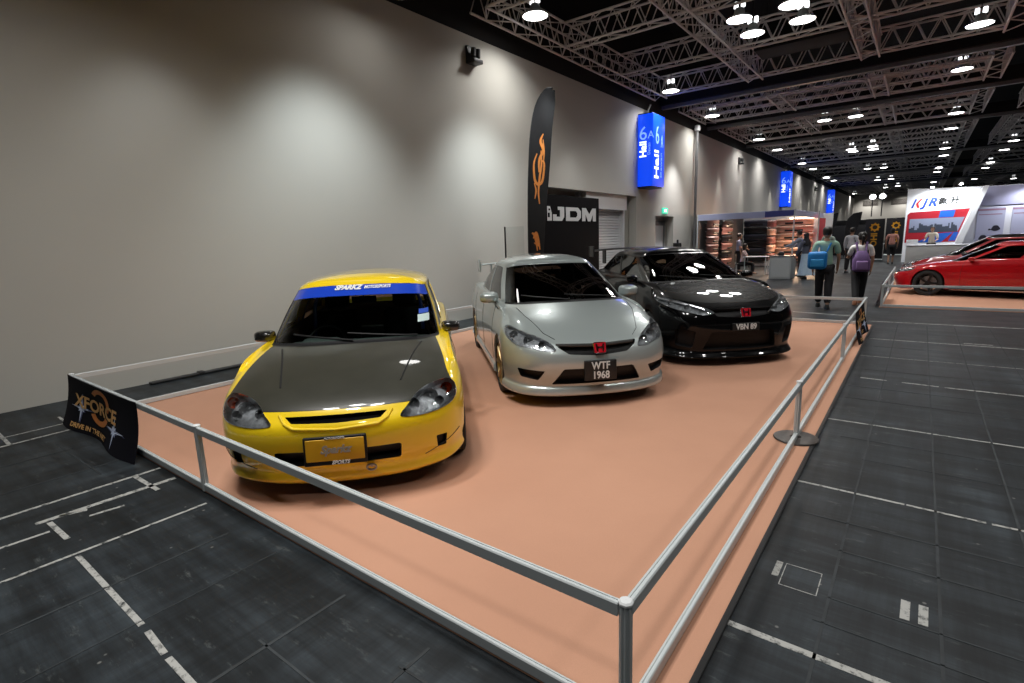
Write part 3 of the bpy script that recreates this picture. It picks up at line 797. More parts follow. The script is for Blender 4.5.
# painted lines and stickers on the floor
B = MB()
def line(x0, y0, x1, y1, w=.035):
    d = Vector((x1-x0, y1-y0)).normalized(); n = Vector((-d.y, d.x))*w/2
    B.box((0,0,0), (1,1,1), Matrix(((x1-x0, n.x*2, 0, x0-n.x), (y1-y0, n.y*2, 0, y0-n.y), (0, 0, .0016, .0002), (0,0,0,1))))
for s in [(-6.55,.40,-6.61,1.29,.03),(-6.89,.4,-6.92,1.34,.02),(-7.2,.85,-6.58,.84,.03),(-7.26,1.35,-6.92,1.34,.025),(-4.71,.0,-4.72,1.43,.03),(-4.41,.60,-4.40,1.42,.045),(-4.72,1.25,-4.28,1.26,.032),
          (-4.24,.84,-4.21,1.03,.025),(-4.36,.66,-4.0,.67,.03),(-4.41,.72,-4.36,.86,.03),(-3.75,-.5,-3.75,1.37,.022),(-4.22,.30,-4.21,.63,.025),(-3.71,.65,-2.73,.65,.027),(-2.66,.65,-2.44,.64,.027),(-2.40,.64,-1.9,.64,.027),
          (-.56,3.87,.06,3.855,.022),(.07,3.855,.44,3.845,.022),(.465,3.845,2.2,3.84,.022),(-.55,5.39,2.2,5.37,.02),(-.54,2.19,.5,2.18,.035),(-.42,7.14,-.17,7.12,.03),(-.03,7.11,.29,7.09,.03),(.34,7.08,2.4,7.06,.03),
          (-.5,9.85,2.6,9.78,.03),(.63,9.98,.95,9.97,.03),(-.64,11.77,3.,11.77,.04),(-.52,8.45,2.,8.43,.012),(-2.05,12.6,-.8,12.3,.05),(-3.75,12.,-3.4,14.5,.03)]: line(*s)
for x, y in ((.085,2.64),(.15,2.64)): line(x, y, x+.002, y+.15, .035)
line(-.44,2.66,-.44,2.80,.03)
for s in ((-.41,2.60,-.25,2.60),(-.25,2.60,-.25,2.80),(-.25,2.80,-.41,2.80),(-.41,2.80,-.41,2.60)): line(*s, .004)
struct(B.build('floor_markings', mark_mat(), smooth=False))
# faint panel joints and old tape traces in the floor paint
B = MB(); q = random.Random(5)
for x in (-.2, .21, .58, 1.02, 1.6, 2.4, 3.4): line(x, 1.2+q.random(), x+.01*q.random(), 11.5, .006+.008*q.random())
for y in (1.35, 1.78, 2.42, 2.62, 3.08, 3.42, 4.5, 4.95, 6.2, 6.7, 7.6, 9.2, 10.7): line(-.5+.3*q.random(), y, 1.2+2*q.random(), y-.02, .005+.012*q.random())
for x in (-5.9, -5.2, -3.2, -2.75, -2.1, -1.5, -.9): line(x, -.2, x-.02, 1.38-.3*q.random(), .006+.012*q.random())
for y in (-.35, -.02, .22, .47, .92, 1.18): line(-3.4+2*q.random(), y, -1.2+q.random(), y+.02, .006+.014*q.random())
for y, a, b in ((.30,-6.4,-5.2),(1.1,-6.2,-5.0),(.62,-7.4,-5.6)): line(a, y, b, y+.01, .014)
struct(B.build('floor_joints', mat('faded_line', (.027,.032,.036), .7, grain=.9, gscale=7), smooth=False))
# long wall on the left, with the shutter recess and the door recess
Y0, Y1, Y2, Y3, Y4, Y5 = -13, 11.4, 17.9, 19.64, 21.5, 93
B = MB()
for a, b in ((Y0, Y1), (Y2, Y3), (Y4, 23.75)): B.box((XW-.3, a, 0), (XW, b, ZW))
B.box((XW-.3, Y1, 3.1), (XW, Y2, ZW)); B.box((XW-.3, Y3, 2.46), (XW, Y4, ZW))
B.box((XW-.75, Y1-.3, 0), (XW-.45, Y2+.3, 3.4)); B.box((XW-.45, Y1-.2, 0), (XW-.28, Y1, 3.3)); B.box((XW-.45, Y2, 0), (XW-.28, Y2+.2, 3.3)); B.box((XW-.45, Y1, 3.1), (XW-.28, Y2, 3.3))
B.box((XW-.6, Y3-.2, 0), (XW-.45, Y4+.2, 2.7)); B.box((XW-.45, Y3-.2, 0), (XW-.28, Y3, 2.6)); B.box((XW-.45, Y4, 0), (XW-.28, Y4+.2, 2.6)); B.box((XW-.45, Y3, 2.46), (XW-.28, Y4, 2.6))
struct(B.build('wall_left', WALL, smooth=False))
B = MB(); B.box((XW-.3, 23.75, 0), (XW-.02, Y5, ZW)); struct(B.build('wall_left_far', WALL2, smooth=False))
B = MB(); B.box((XW-.32, Y0, ZW), (XW-.04, Y5, 9.3)); struct(B.build('wall_left_upper', BLK, smooth=False))
B = MB(); B.box((-9.2, 93, 0), (22, 93.3, 9.3)); o = struct(B.build('wall_far', mat('far_wall_paint', (.5,.48,.45), .8, grain=.03, gscale=.5), smooth=False))
B = MB(); B.box((21.7, -13, 0), (22, 93, 9.3)); struct(B.build('wall_right', WALL2, smooth=False))
B = MB(); B.box((-9.2, -13.3, 0), (22, -13, 9.3)); struct(B.build('wall_near', WALL2, smooth=False))
B = MB(); B.box((-9.2, -13, 9.2), (22, 94, 9.4)); struct(B.build('ceiling', BLK, smooth=False))
# roller shutter in the recess, door in its own recess
B = MB()
for k in range(29):
    z = .02+k*.09; B.rings([[(XW-.44, 14.6, z), (XW-.44, 17.45, z)], [(XW-.405, 14.6, z+.03), (XW-.405, 17.45, z+.03)], [(XW-.41, 14.6, z+.08), (XW-.41, 17.45, z+.08)], [(XW-.44, 14.6, z+.088), (XW-.44, 17.45, z+.088)]], False, False, None, False)
B.box((XW-.45, 14.6, 2.62), (XW-.15, 17.45, 3.1)); B.box((XW-.45, 17.45, 0), (XW-.3, 17.6, 3.1)); B.box((XW-.45, 14.45, 0), (XW-.3, 14.6, 3.1))
struct(B.build('door_1', mat('shutter_white', (.72,.73,.74), .5), smooth=False))
t = struct(link('door_2', None)); t.location = (XW-.45, 20.57, 0)
B = MB(); B.box((0, -.82, 0), (.06, .82, 2.12)); B.build('door_leaf', WHITE, t, smooth=False)
B = MB(); B.box((0, -.93, 0), (.09, -.82, 2.3)); B.box((0, .82, 0), (.09, .93, 2.3)); B.box((0, -.93, 2.12), (.09, .93, 2.3)); B.build('door_frame', GREY, t, smooth=False)
B = MB(); B.cyl((.06, .6, 1.02), (.12, .6, 1.02), .02, 10); B.cyl((.12, .6, 1.02), (.12, .45, 1.02), .014, 10); B.build('door_handle', MT['steel'], t)
# vents high on the far wall
B = MB()
for x in (-7.2, -3.9, -.6, 2.7):
    for k in range(7): B.box((x+.2, 92.93, 4.9+k*.11), (x+2.0, 92.99, 4.97+k*.11))
struct(B.build('wall_far_vents', mat('vent_brown', (.07,.06,.055), .7), smooth=False))
# ------------------------------------------------------------------ things on the wall
o = thing('pipe', 'grey vertical pipe with a round cap running down the long wall', 'pipe', (XW+.16, 23.62, 0))
MB().lathe([(.001,0),(.06,0),(.06,6.1),(.001,6.1)], 14).build('pipe_body', GREY, o)
MB().lathe([(.001,6.02),(.12,6.02),(.13,6.1),(.11,6.22),(.001,6.26)], 16).build('cap', ALUW, o)
o = thing('exit_sign', 'small green lit exit sign above the recessed door', 'sign', (XW, 20.5, 2.66))
B = MB(); B.rbox((0, -.26, -.11), (.05, .26, .11), .01); B.build('sign_case', mat('exit_green', (.02,.42,.26), .4, emis=1.2, ecol=(.05,.55,.36)), o)
text('lettering', 'EXIT', .12, frame((.053,0,0), (0,1,0), (0,0,1)), mat('exit_white', (.9,.95,.9), .4, emis=2.2), o)
for y, z, nm in ((21.95, 1.45, 'wall phone box'), (22.3, 1.25, 'wall call point')):
    o = thing('wall_box', 'small dark box on the wall beside the recessed door' if y < 22 else 'smaller dark box beyond the first box, right of the recessed door', 'box', (XW, y, z))
    B = MB(); B.rbox((0, -.06, -.08), (.06, .06, .08), .02); B.build('box_case', DARK, o)
# wall washers: lamp boxes high on the wall that throw light down it
def wall_lamp(y, z, power, label, big=True, ang=105):
    o = thing('wall_spotlight', label, 'lamp', (XW, y, z), 0, 'wall spotlights')
    k = 1. if big else .8
    B = MB(); B.rbox((0, -.16*k, -.2*k), (.06, .16*k, .16*k), .015); B.build('wall_plate', DARK, o)
    B = MB()
    for s in (-.075, .075): B.lathe([(.001,.0),(.05*k,.0),(.062*k,-.16*k),(.055*k,-.17*k),(.045*k,-.05*k),(.001,-.05*k)], 14, Matrix.Translation((.17*k, s*k, .1*k)) @ Matrix.Rotation(R(10), 4, 'Y'))
    B.rbox((.05, -.14*k, -.2*k), (.24*k, .14*k, -.12*k), .01); B.build('lamp_heads', DARK, o)
    MB().box((.05, -.02, .02), (.15*k, .02, .05)).build('bracket', DARK, o, smooth=False)
    return o
for y, z, p, lab in ((9.35, 5.66, 1, 'black twin wall spotlight high above the silver saloon'), (30.85, 5.5, 1, 'wall spotlight between the first two blue hall signs'), (56.5, 5.45, 1, 'wall spotlight between the second and third blue hall signs')):
    wall_lamp(y, z, p, lab)
WASH = [(1.2, 3.1), (5.3, 4.6), (9.35, 5.5), (13.3, 5.0)]
for y, z in [(5.3, 5.5), (9.35, 5.5)]:
    spot('wash_light', (XW+1.75, y, 5.25), (XW+.1, y+.3, .9), 450, 92, 1., (.88, .97, 1), .3)
for y, p in ((2.9, 60), (13.3, 50)): spot('wash_light', (XW+1.2, y, 5.0), (XW+.1, y+.2, 1.2), p, 80, 1., (.95, .98, 1), .15)
spot('wash_light', (XW+1.1, 21.3, 5.3), (XW+.1, 21.3, 1.4), 480, 82, 1., (.98, .98, 1), .12)
for y in (27.5, 31.6, 38.7, 50, 54, 60, 77, 83): spot('wash_light', (XW+.55, y, 5.45), (XW+.12, y, 2.), 150, 46, .8, (1, .96, .84), .06)
for x in (-6.2, -2.2, 1.8): spot('wash_light', (x, 91.2, 5.9), (x, 93, 3.2), 420, 120, 1., (1, .97, .9), .15)  # added spots that brighten the far wall, no fixtures modelled
# blue lightboxes
def hall_sign(y, lab, main=True):
    o = thing('hall_sign', lab, 'sign', (XW, y, 3.42), 0, 'blue hall signs')
    blue = mat('blue_lightbox', (.004,.06,.75), .35, emis=.85, ecol=(.004,.07,.95)); glow = mat('sign_white', (.9,.95,1), .4, emis=1.7, ecol=(.85,.92,1)); pale = mat('sign_pale_blue', (.3,.5,.95), .4, emis=.9, ecol=(.22,.42,1))
    B = MB(); B.rbox((.02, 0, .0), (.56, 1.05, 2.36), .02); B.build('lightbox', blue, o)
    B = MB(); B.box((.0, .05, -.05), (.5, 1.0, .0)); B.box((.0, .05, 2.36), (.5, 1.0, 2.40)); B.build('end_plate', DARK, o, smooth=False)
    B = MB(); B.bar((0, .5, 2.2), (.25, .5, 2.75), .05); B.build('bracket', GREY, o)
    # near face looks towards -Y, long face towards +X
    nf = frame((.29, -.004, 0), (1,0,0), (0,0,1)); lf = frame((.564, .53, 0), (0,1,0), (0,0,1)) @ Matrix.Diagonal((.5,1,1,1))
    T = Matrix.Translation; V90 = Matrix.Rotation(PI/2, 4, 'Z')
    text('lettering', 'Hall', .34, nf @ T((-.07, 1.22, 0)) @ V90, glow, o, bold=.008)
    text('lettering', '6', .62, nf @ T((-.08, 1.72, 0)), pale, o); text('lettering', 'A', .34, nf @ T((.2, 1.66, 0)), pale, o)
    text('lettering', 'Dewan', .14, nf @ T((.14, 1.22, 0)) @ V90, pale, o)
    text('lettering', 'Hall', 1.0, lf @ T((-.35, .72, 0)) @ V90 @ Matrix.Diagonal((.62,1.,1,1)), glow, o, bold=.02)
    text('lettering', '6', 1.15, lf @ T((-.3, 1.66, 0)) @ Matrix.Diagonal((1.15,.75,1,1)), pale, o); text('lettering', 'A', .6, lf @ T((.55, 1.5, 0)), pale, o)
    text('lettering', 'Dewan', .3, lf @ T((.45, .72, 0)) @ V90, pale, o)
    return o
hall_sign(17.95, 'blue lit hall sign beside the shutter recess, nearest of the blue signs')
hall_sign(41.6, 'blue lit hall sign above the display booth, second of the blue signs')
hall_sign(64.8, 'blue lit hall sign farthest along the wall, third of the blue signs')
# cable cover on the floor along the wall
o = thing('cable_cover', 'black cable strip lying on the floor along the foot of the wall', 'cable', (XW+.1, 2.45, 0))
B = MB(); B.rbox((-.04, 0, 0), (.05, 1.35, .035), .012); B.rbox((-.05, .6, .0), (.06, .68, .05), .01); B.rbox((-.05, 1.3, .0), (.06, 1.38, .05), .01); B.build('strip', DARK, o)
# ------------------------------------------------------------------ ceiling trusses, beams and lamps
TRUSS = mat('truss_steel', (.74,.71,.71), .5, .0)
def truss(name, label, p0, p1, w=.42, h=.55, step=.52, n=6, rc=.028, group='lattice trusses'):
    p0 = Vector(p0); p1 = Vector(p1); d = p1-p0; L = d.length; d.normalize(); sd = Vector((-d.y, d.x, 0))*w/2; up = Vector((0,0,h))
    o = thing(name, label, 'truss', (p0+p1)/2, 0, group); c = (p0+p1)/2
    A = [p0-sd-c, p0+sd-c, p0-sd+up-c, p0+sd+up-c]
    B = MB()
    for a in A: B.cyl(a, a+d*L, rc, n)
    B.build('chords', TRUSS, o)
    B = MB(); k = max(2, round(L/step)); s = L/k; rb = rc*.55; nb = 4
    for i in range(k):
        a, b = d*(s*i), d*(s*(i+1)); m = d*(s*(i+.5))
        for q in (0, 1):
            B.cyl(A[q]+a, A[q+2]+m, rb, nb); B.cyl(A[q+2]+m, A[q]+b, rb, nb)
        for q in (0, 2):
            if i % 2 == 0: B.cyl(A[q]+a, A[q+1]+b, rb, nb)
            else: B.cyl(A[q+1]+a, A[q]+b, rb, nb)
    B.build('braces', TRUSS, o)
    return o
ZT = 6.4
XL = [-7.65, -4.56, -1.55, 1.43]; XR = [2.95, 6.05, 9.1]
BAYS = [(9.2, 19.0), (21.3, 24.6), (26.4, 31.3), (33.2, 43.8), (46, 56), (58, 69), (71.2, 90)]
BN = ['nearest', 'second', 'third', 'fourth', 'fifth', 'sixth', 'farthest']
XN = ['against the long wall', 'second from the long wall', 'third from the long wall', 'on the left edge of the dark gap', 'on the right edge of the dark gap', 'second right of the dark gap', 'third right of the dark gap']
for bi, (y0, y1) in enumerate(BAYS):
    far = bi > 2; st = .52 if bi < 2 else .7 if bi < 4 else 1.1; n = 6 if bi < 2 else 4
    for xi, x in enumerate(XL+XR):
        if xi > 4 and bi < 3: continue
        truss('ceiling_truss', f'lengthwise ceiling truss {XN[xi]}, in the {BN[bi]} ceiling bay', (x, y0, ZT), (x, y1, ZT), step=st, n=n)
    ys = [9.42, 12.5, 15.62, 18.62] if bi == 0 else [y0+.25+(y1-y0-.5)*k/max(1, round((y1-y0)/(2.1 if bi < 4 else 3.0))) for k in range(max(1, round((y1-y0)/(2.1 if bi < 4 else 3.0)))+1)]
    for k, y in enumerate(ys):
        truss('ceiling_truss', f'cross truss left of the dark gap, {ordinal(k)} from the front in the {BN[bi]} ceiling bay', (XL[0]+.2, y, ZT+.03), (XL[3]-.2, y, ZT+.03), w=.34, step=st, n=n)
        if bi > 1: truss('ceiling_truss', f'cross truss right of the dark gap, {ordinal(k)} from the front in the {BN[bi]} ceiling bay', (XR[0]+.2, y, ZT+.03), (XR[2]-.2, y, ZT+.03), w=.34, step=st, n=n)
for y in (20.15, 25.45, 32.25, 44.9, 57, 70.1, 91):
    B = MB(); B.box((XW, y-.24, 6.42), (21.5, y+.24, 6.86)); B.cur = 1; B.box((XW, y-.09, 6.3), (21.5, y+.09, 6.42))
    struct(B.build('ceiling_beam', [BLK, GREY], smooth=False))
o = thing('air_duct', 'black box duct hung between the trusses of the nearest ceiling bay', 'duct', (-3.0, 17.2, 6.95))
B = MB(); B.rbox((-1.1, -.5, -.35), (1.1, .5, .45), .03); B.build('duct_box', BLK, o)
for s_ in (-.9, .9): MB().cyl((s_, 0, .4), (s_, 0, 2.25), .012, 6).build('hanger', DARK, o)
B = MB()
for k in range(6): B.box((-.9, -.515, -.25+k*.1), (.9, -.5, -.19+k*.1))
B.build('louvre', BLK, o, smooth=False)
# high-bay lamps
LENS = mat('lamp_glow', (1,1,1), .4, emis=14, ecol=(1,.985,.95)); HOUS = mat('lamp_housing_white', (.55,.57,.57), .4)
ROWS = [('in the row along the long wall', [(-6.96,10.27),(-7.02,18.26),(-7.15,23.17),(-7.05,30.65),(-7.1,35.33),(-7.15,43.81),(-7.1,48.35),(-7.25,56.93),(-7.2,61.49),(-7.6,86.8)]),
        ('in the second row from the long wall', [(-3.66,13.55),(-3.65,14.70),(-3.78,27.89),(-3.77,38.95),(-3.77,40.14),(-3.85,52.5),(-3.87,65.47),(-3.8,78.29)]),
        ('in the third row from the long wall', [(-2.58,13.52),(-2.56,14.60),(-2.64,27.99),(-2.68,38.66),(-2.72,40.12),(-2.78,52.78),(-2.79,65.34),(-2.6,77.17)]),
        ('in the row left of the dark gap', [(.70,17.94),(.58,22.47),(.76,30.7),(.74,35.21),(.73,43.61),(.78,47.94),(.71,57.0),(.66,61.44),(.62,75.21)]),
        ('in the row right of the dark gap', [(3.84,43.42),(3.84,48.08),(3.81,56.57),(3.88,61.59),(3.95,74.88)]),
        ('in the far right row', [(7.35,79.06)])]
proto = None
def bay_light(p):
    a = area_lamp('high_bay_light', (p[0], p[1], ZT-.03), .52, 52, (1, .985, .95)); a.data.spread = R(139); return a
def bay_lamp():
    o = thing('high_bay_lamp', 'x', 'lamp', (0,0,0), 0, 'high-bay lamps')
    B = MB(); B.lathe([(.001,.22),(.09,.22),(.11,.16),(.12,.06),(.24,.035),(.275,.01),(.28,-.012),(.265,-.012),(.265,.0),(.001,.0)], 28); B.build('housing', HOUS, o)
    B = MB(); B.lathe([(.001,-.006),(.328,-.004),(.001,-.004)], 28); 
    L = MB(); L.lathe([(.263,-.004),(.2,-.02),(.001,-.026)], 20); L.build('lens', LENS, o)
    B = MB()
    for s in (-1, 1): B.lathe([(.001,.36),(.045,.36),(.05,.24),(.001,.24)], 14, Matrix.Translation((s*.075,0,0)))
    B.build('gear_box', mat('gear_box_glow', (.8,.82,.82), .4, emis=2.5), o)  # glow added to the gear boxes to throw light on the trusses
    MB().cyl((0,0,.4), (0,0,1.4), .012, 6).build('hanger', DARK, o)
    return o
def copy_tree(o, parent=None):
    c = o.copy(); COL.objects.link(c)
    if parent: c.parent = parent
    for ch in o.children: copy_tree(ch, c)
    return c
def relabel(o, l): o['label'] = l; return o
for row, pts in ROWS:
    for k, (x, y) in enumerate(pts):
        if proto is None: proto = bay_lamp(); o = proto
        else: o = copy_tree(proto)
        o.location = (x, y, ZT+.02)
        bay_light(o.location)
        o['label'] = f'glowing round ceiling lamp, {ordinal(k)} from the front {row}'
o = copy_tree(proto); o.location = (-7.0, 6.45, 5.7); o['label'] = 'glowing round lamp cut off at the top of the picture, near the long wall'
# the lamps of the same rows that hang above and behind the camera
for x, y in [(-3.7,.9),(-2.6,.9),(-3.7,2.0),(-2.6,2.0),(.4,-1.4),(.65,5.0),(.65,9.6),(3.85,5),(3.85,9.6),(3.85,18),(3.85,22.5),(3.85,30.7),(3.85,35.2),(7.3,18),(7.3,30)]:
    bay_light((x, y))
w = bpy.data.worlds.new('hall_air'); S.world = w; w.use_nodes = True
w.node_tree.nodes['Background'].inputs[0].default_value = (.6, .62, .65, 1); w.node_tree.nodes['Background'].inputs[1].default_value = .0
# ------------------------------------------------------------------ show stands: carpet, railings, banners
XR0, XR1, YR0, YR1, ZR = -6.93, -.68, 1.455, 11.22, .49
CARPET = carpet_mat()
o = link('carpet', None); tag(o, 'salmon pink carpet laid under the yellow, silver and black cars', 'carpet')
B = MB(); B.rbox((XR0-.06, YR0-.012, 0), (-.56, YR1+.05, .008), .003); B.build('carpet_sheet', CARPET, o)
B = MB(); B.box((-.562, YR0-.012, 0), (-.535, YR1+.05, .011)); B.build('edge_strip', DARK, o, smooth=False)
o = tag(link('carpet', None), 'salmon pink carpet under the two red cars on the right', 'carpet')
B = MB(); B.rbox((-.6, 13.95, 0), (9., 24, .008), .003); B.build('carpet_sheet', CARPET, o)

def rail_bar(B, p0, p1, z, h=.05, w=.03):
    """grooved aluminium profile laid between two posts"""
    p0 = Vector(p0); p1 = Vector(p1); d = (p1-p0).normalized(); n = Vector((-d.y, d.x, 0))
    prof = [(-w/2,0),(w/2,0),(w/2,h*.9),(w*.36,h),(w*.14,h),(w*.12,h*.93),(-w*.12,h*.93),(-w*.14,h),(-w*.36,h),(-w/2,h*.9)]
    B.rings([[p+n*a+Vector((0,0,z-h+b)) for a, b in prof] for p in (p0, p1)])
def post(parent, x, y, z0, z1, ox, oy):
    B = MB(); prof = []
    for k in range(8):
        a = R(22.5+45*k); prof.append((.023*math.cos(a), .023*math.sin(a)))
        a2 = R(45+45*k); prof += [(.0205*math.cos(a2-.12), .0205*math.sin(a2-.12)), (.0165*math.cos(a2-.06), .0165*math.sin(a2-.06)), (.0165*math.cos(a2+.06), .0165*math.sin(a2+.06)), (.0205*math.cos(a2+.12), .0205*math.sin(a2+.12))]
    prof = sorted(prof, key=lambda p: math.atan2(p[1], p[0]))
    B.rings([[Vector((x-ox+a, y-oy+b, z)) for a, b in prof] for z in (z0, z1)])
    p = B.build('post', ALU, parent, ang=25)
    C = MB(); C.lathe([(.001, z1-.004), (.026, z1-.004), (.026, z1+.004), (.02, z1+.01), (.001, z1+.011)], 8, Matrix.Translation((x-ox, y-oy, 0)) @ Matrix.Rotation(R(22.5), 4, 'Z'))
    C.build('cap', ALUW, p)
    return p
def railing(label, a, b, posts, group='aluminium railings', zb=.065, discs=()):
    ox, oy = (a[0]+b[0])/2, (a[1]+b[1])/2
    o = thing('barrier_railing', label, 'railing', (ox, oy, 0), 0, group)
    d = (Vector(b)-Vector(a)).normalized()
    pa, pb = Vector((a[0]-ox, a[1]-oy, 0))+d.to_3d()*.024, Vector((b[0]-ox, b[1]-oy, 0))-d.to_3d()*.024
    B = MB(); rail_bar(B, pa, pb, ZR); B.build('top_rail', ALU, o, ang=20)
    B = MB(); rail_bar(B, pa, pb, zb); B.build('bottom_rail', ALU, o, ang=20)
    for x, y in posts: post(o, x, y, .008, ZR+.004, ox, oy)
    for x, y in discs:
        D = MB(); D.lathe([(.001,.0),(.165,.0),(.17,.004),(.165,.012),(.04,.018),(.035,.03),(.001,.03)], 36, Matrix.Translation((x-ox, y-oy, .012))); D.build('base_plate', mat('disc_steel', (.10,.09,.085), .45, .6, grain=.3, gscale=20), o)
    return o
railing('aluminium railing across the front of the carpet, closest to the yellow car', (XR0, YR0), (XR1, YR0), [(XR0, YR0), (-3.95, YR0), (XR1, YR0)])
railing('aluminium railing along the right edge of the carpet, with a round base plate', (XR1, YR0), (XR1, YR1), [(XR1, 4.68), (XR1, 7.92), (XR1, YR1)], discs=[(XR1, 4.68)])
railing('aluminium railing along the far end of the carpet, behind the black car', (XR1, YR1), (XR0, YR1), [(-3.9, YR1), (XR0, YR1)])
railing('aluminium railing along the long wall, behind the yellow car', (XR0, YR1), (XR0, YR0), [(XR0, 7.95), (XR0, 4.68)])
railing('aluminium railing in front of the bright red coupe', (-.56, 13.98), (8.9, 13.98), [(-.56, 13.98), (2.7, 13.98), (5.9, 13.98), (8.9, 13.98)])
railing('aluminium railing beside the nose of the red coupe, ends at its corner banner', (-.56, 13.98), (-.56, 20.4), [(-.56, 17.2), (-.56, 20.4)])

# cloth banners hung over the railings
def cloth_banner(name, label, P, nu, nv, m, art, group=None):
    """P(u,v) gives a point of the cloth; art places flat shapes (in u,v metres) on it"""
    base = P(.5, 0.); base = Vector((base.x, base.y, 0))
    o = thing(name, label, 'banner', base, 0, group)
    B = MB(); vs = [P(i/nu, j/nv)-base for j in range(nv+1) for i in range(nu+1)]
    eps = 1e-3
    def nrm(u, v): return ((P(u+eps, v)-P(u-eps, v)).cross(P(u, v+eps)-P(u, v-eps))).normalized()
    bk = [P(i/nu, j/nv)-base+nrm(i/nu, j/nv)*.003 for j in range(nv+1) for i in range(nu+1)]
    n1 = nu+1; N = len(vs)
    B.add(vs+bk, [(j*n1+i, j*n1+i+1, (j+1)*n1+i+1, (j+1)*n1+i) for j in range(nv) for i in range(nu)] +
              [(N+j*n1+i, N+(j+1)*n1+i, N+(j+1)*n1+i+1, N+j*n1+i+1) for j in range(nv) for i in range(nu)] +
              [(i, N+i, N+i+1, i+1) for i in range(nu)]+[(nv*n1+i, nv*n1+i+1, N+nv*n1+i+1, N+nv*n1+i) for i in range(nu)] +
              [(j*n1, (j+1)*n1, N+(j+1)*n1, N+j*n1) for j in range(nv)]+[(j*n1+nu, N+j*n1+nu, N+(j+1)*n1+nu, (j+1)*n1+nu) for j in range(nv)])
    B.build('cloth', m, o, ang=60)
    for nm, me, mm, off in art:
        for v in me.vertices: v.co = P(v.co.x, v.co.y)-base+nrm(v.co.x, v.co.y)*-(off+v.co.z)
        me.materials.clear(); me.materials.append(mm)
        for p in me.polygons: p.material_index = 0
        link(nm, me, o)
    return o
def mesh_of(B, name='print'):
    me = bpy.data.meshes.new(name); me.from_pydata(B.v, [], B.f); return me
def arc_band(cx, cy, r0, r1, a0, a1, sx=1., sy=1., n=20):
    B = MB(); B.add([(cx+sx*r*math.cos(R(a0+(a1-a0)*k/n)), cy+sy*r*math.sin(R(a0+(a1-a0)*k/n)), 0) for k in range(n+1) for r in ((r0, r1) if k < n else (r0*1.0, r1*1.))], [(2*k, 2*k+1, 2*k+3, 2*k+2) for k in range(n)])
    return B
def star(cx, cy, r, sx=1., sy=1.):
    B = MB(); pts = []
    for k in range(16):
        a = 2*PI*k/16; q = r*(1. if k % 4 == 0 else .34 if k % 2 == 0 else .2); pts.append((cx+sx*q*math.cos(a), cy+sy*q*math.sin(a), 0))
    B.add([(cx, cy, 0)]+pts, [(0, 1+k, 1+(k+1) % 16) for k in range(16)]); return B
ORG = mat('print_orange', (.75,.25,.05), .6, grain=.25, gscale=14); TAN = mat('print_tan', (.75,.42,.14), .6); PB = mat('print_pale_blue', (.62,.70,.9), .6); NAVY = mat('print_navy', (.06,.08,.2), .6); CLOTH = mat('black_cloth', (.004,.004,.008), .85, spec=.15)
def txt_uv(s, size, cx, cy, kx, ky, rot=0., **k):
    me = text_mesh(s, size, depth=.0, **k); me.transform(Matrix.Translation((cx, cy, 0)) @ Matrix.Diagonal((kx, ky, 1, 1)) @ Matrix.Rotation(rot, 4, 'Z')); return me
W1 = 1.92
def left_cloth(u, v):
    x = -6.94+u*W1; z = ZR+.012-.5*v; y = YR0-.03-.10*v*v-.022*v*math.sin(3.0*PI*u+.6)-.012*math.sin(9*u)*(v+.2)
    return Vector((x+.05*v*(u-.2), y, z+.03*v*math.sin(PI*u)*.0-.018*math.sin(PI*u)*(1-v)))
def art_set(w, h):
    kx = 1/w; ky = -1/h     # metres on the cloth to u,v
    def T(B):
        for i, p in enumerate(B.v): B.v[i] = (p[0]*kx, p[1]*ky, 0)
        return mesh_of(B)
    cx = w*.47
    out = [('star_print', T(star(cx-.40, -.27, .30, 1, .5)), NAVY, .0025), ('star_print', T(star(cx+.52, -.33, .28, 1, .55)), NAVY, .0025),
           ('star_print', T(star(cx-.42, -.27, .26, 1, .55)), PB, .0032), ('star_print', T(star(cx+.52, -.32, .25, 1, .6)), PB, .0032),
           ('hook_print', T(arc_band(cx+.06, -.15, .17, .26, 150, -30, 1, .5)), ORG, .003), ('hook_print', T(arc_band(cx+.04, -.25, .15, .25, 200, 345, 1, .5)), ORG, .003)]
    out += [('lettering', txt_uv('XFORCE', .27, .47, .42, 1.12*kx, .62/h, bold=.008), TAN, .009), ('lettering', txt_uv('DRIVE IN THE NET', .12, .40, .885, .9*kx, .5/h, bold=.004), TAN, .009)]
    for nm, me, m, off in out:
        if nm == 'lettering':
            for v_ in me.vertices: v_.co.y = 2*(.42 if me is out[-2][1] else .885)-v_.co.y
            me.flip_normals()
    return out
cloth_banner('cloth_banner', 'black cloth banner with orange lettering hung over the left end of the front railing', left_cloth, 40, 14, CLOTH, art_set(1.92, .5), 'cloth banners')
def right_cloth(u, v):
    y = 9.02+u*1.42; z = ZR+.012-.47*v; x = XR1+.03+.07*v*v+.03*v*math.sin(2.5*PI*u)
    return Vector((x, y, z))
cloth_banner('cloth_banner', 'black cloth banner with orange print hung over the far right corner of the railing', right_cloth, 30, 12, CLOTH, art_set(1.42, .47), 'cloth banners')
def red_cloth(u, v):
    y = 15.5-u*1.4; z = ZR+.012-.485*v; x = -.60-.07*v*v-.02*v*math.sin(3*PI*u)
    return Vector((x, y, z))
def grey_art():
    def T(B):
        for i, p in enumerate(B.v): B.v[i] = (p[0]/1.4, -p[1]/.44, 0)
        return mesh_of(B)
    return [('star_print', T(star(.5,-.2,.4,1,.45)), mat('print_white', (.6,.6,.62), .6), .003), ('star_print', T(star(1.0,-.3,.25,1,.5)), mat('print_rose', (.35,.16,.16), .6), .003)]
cloth_banner('cloth_banner', 'grey and white printed banner on the railing corner by the red coupe', red_cloth, 24, 10, mat('grey_cloth', (.10,.09,.12), .75), grey_art(), 'cloth banners')

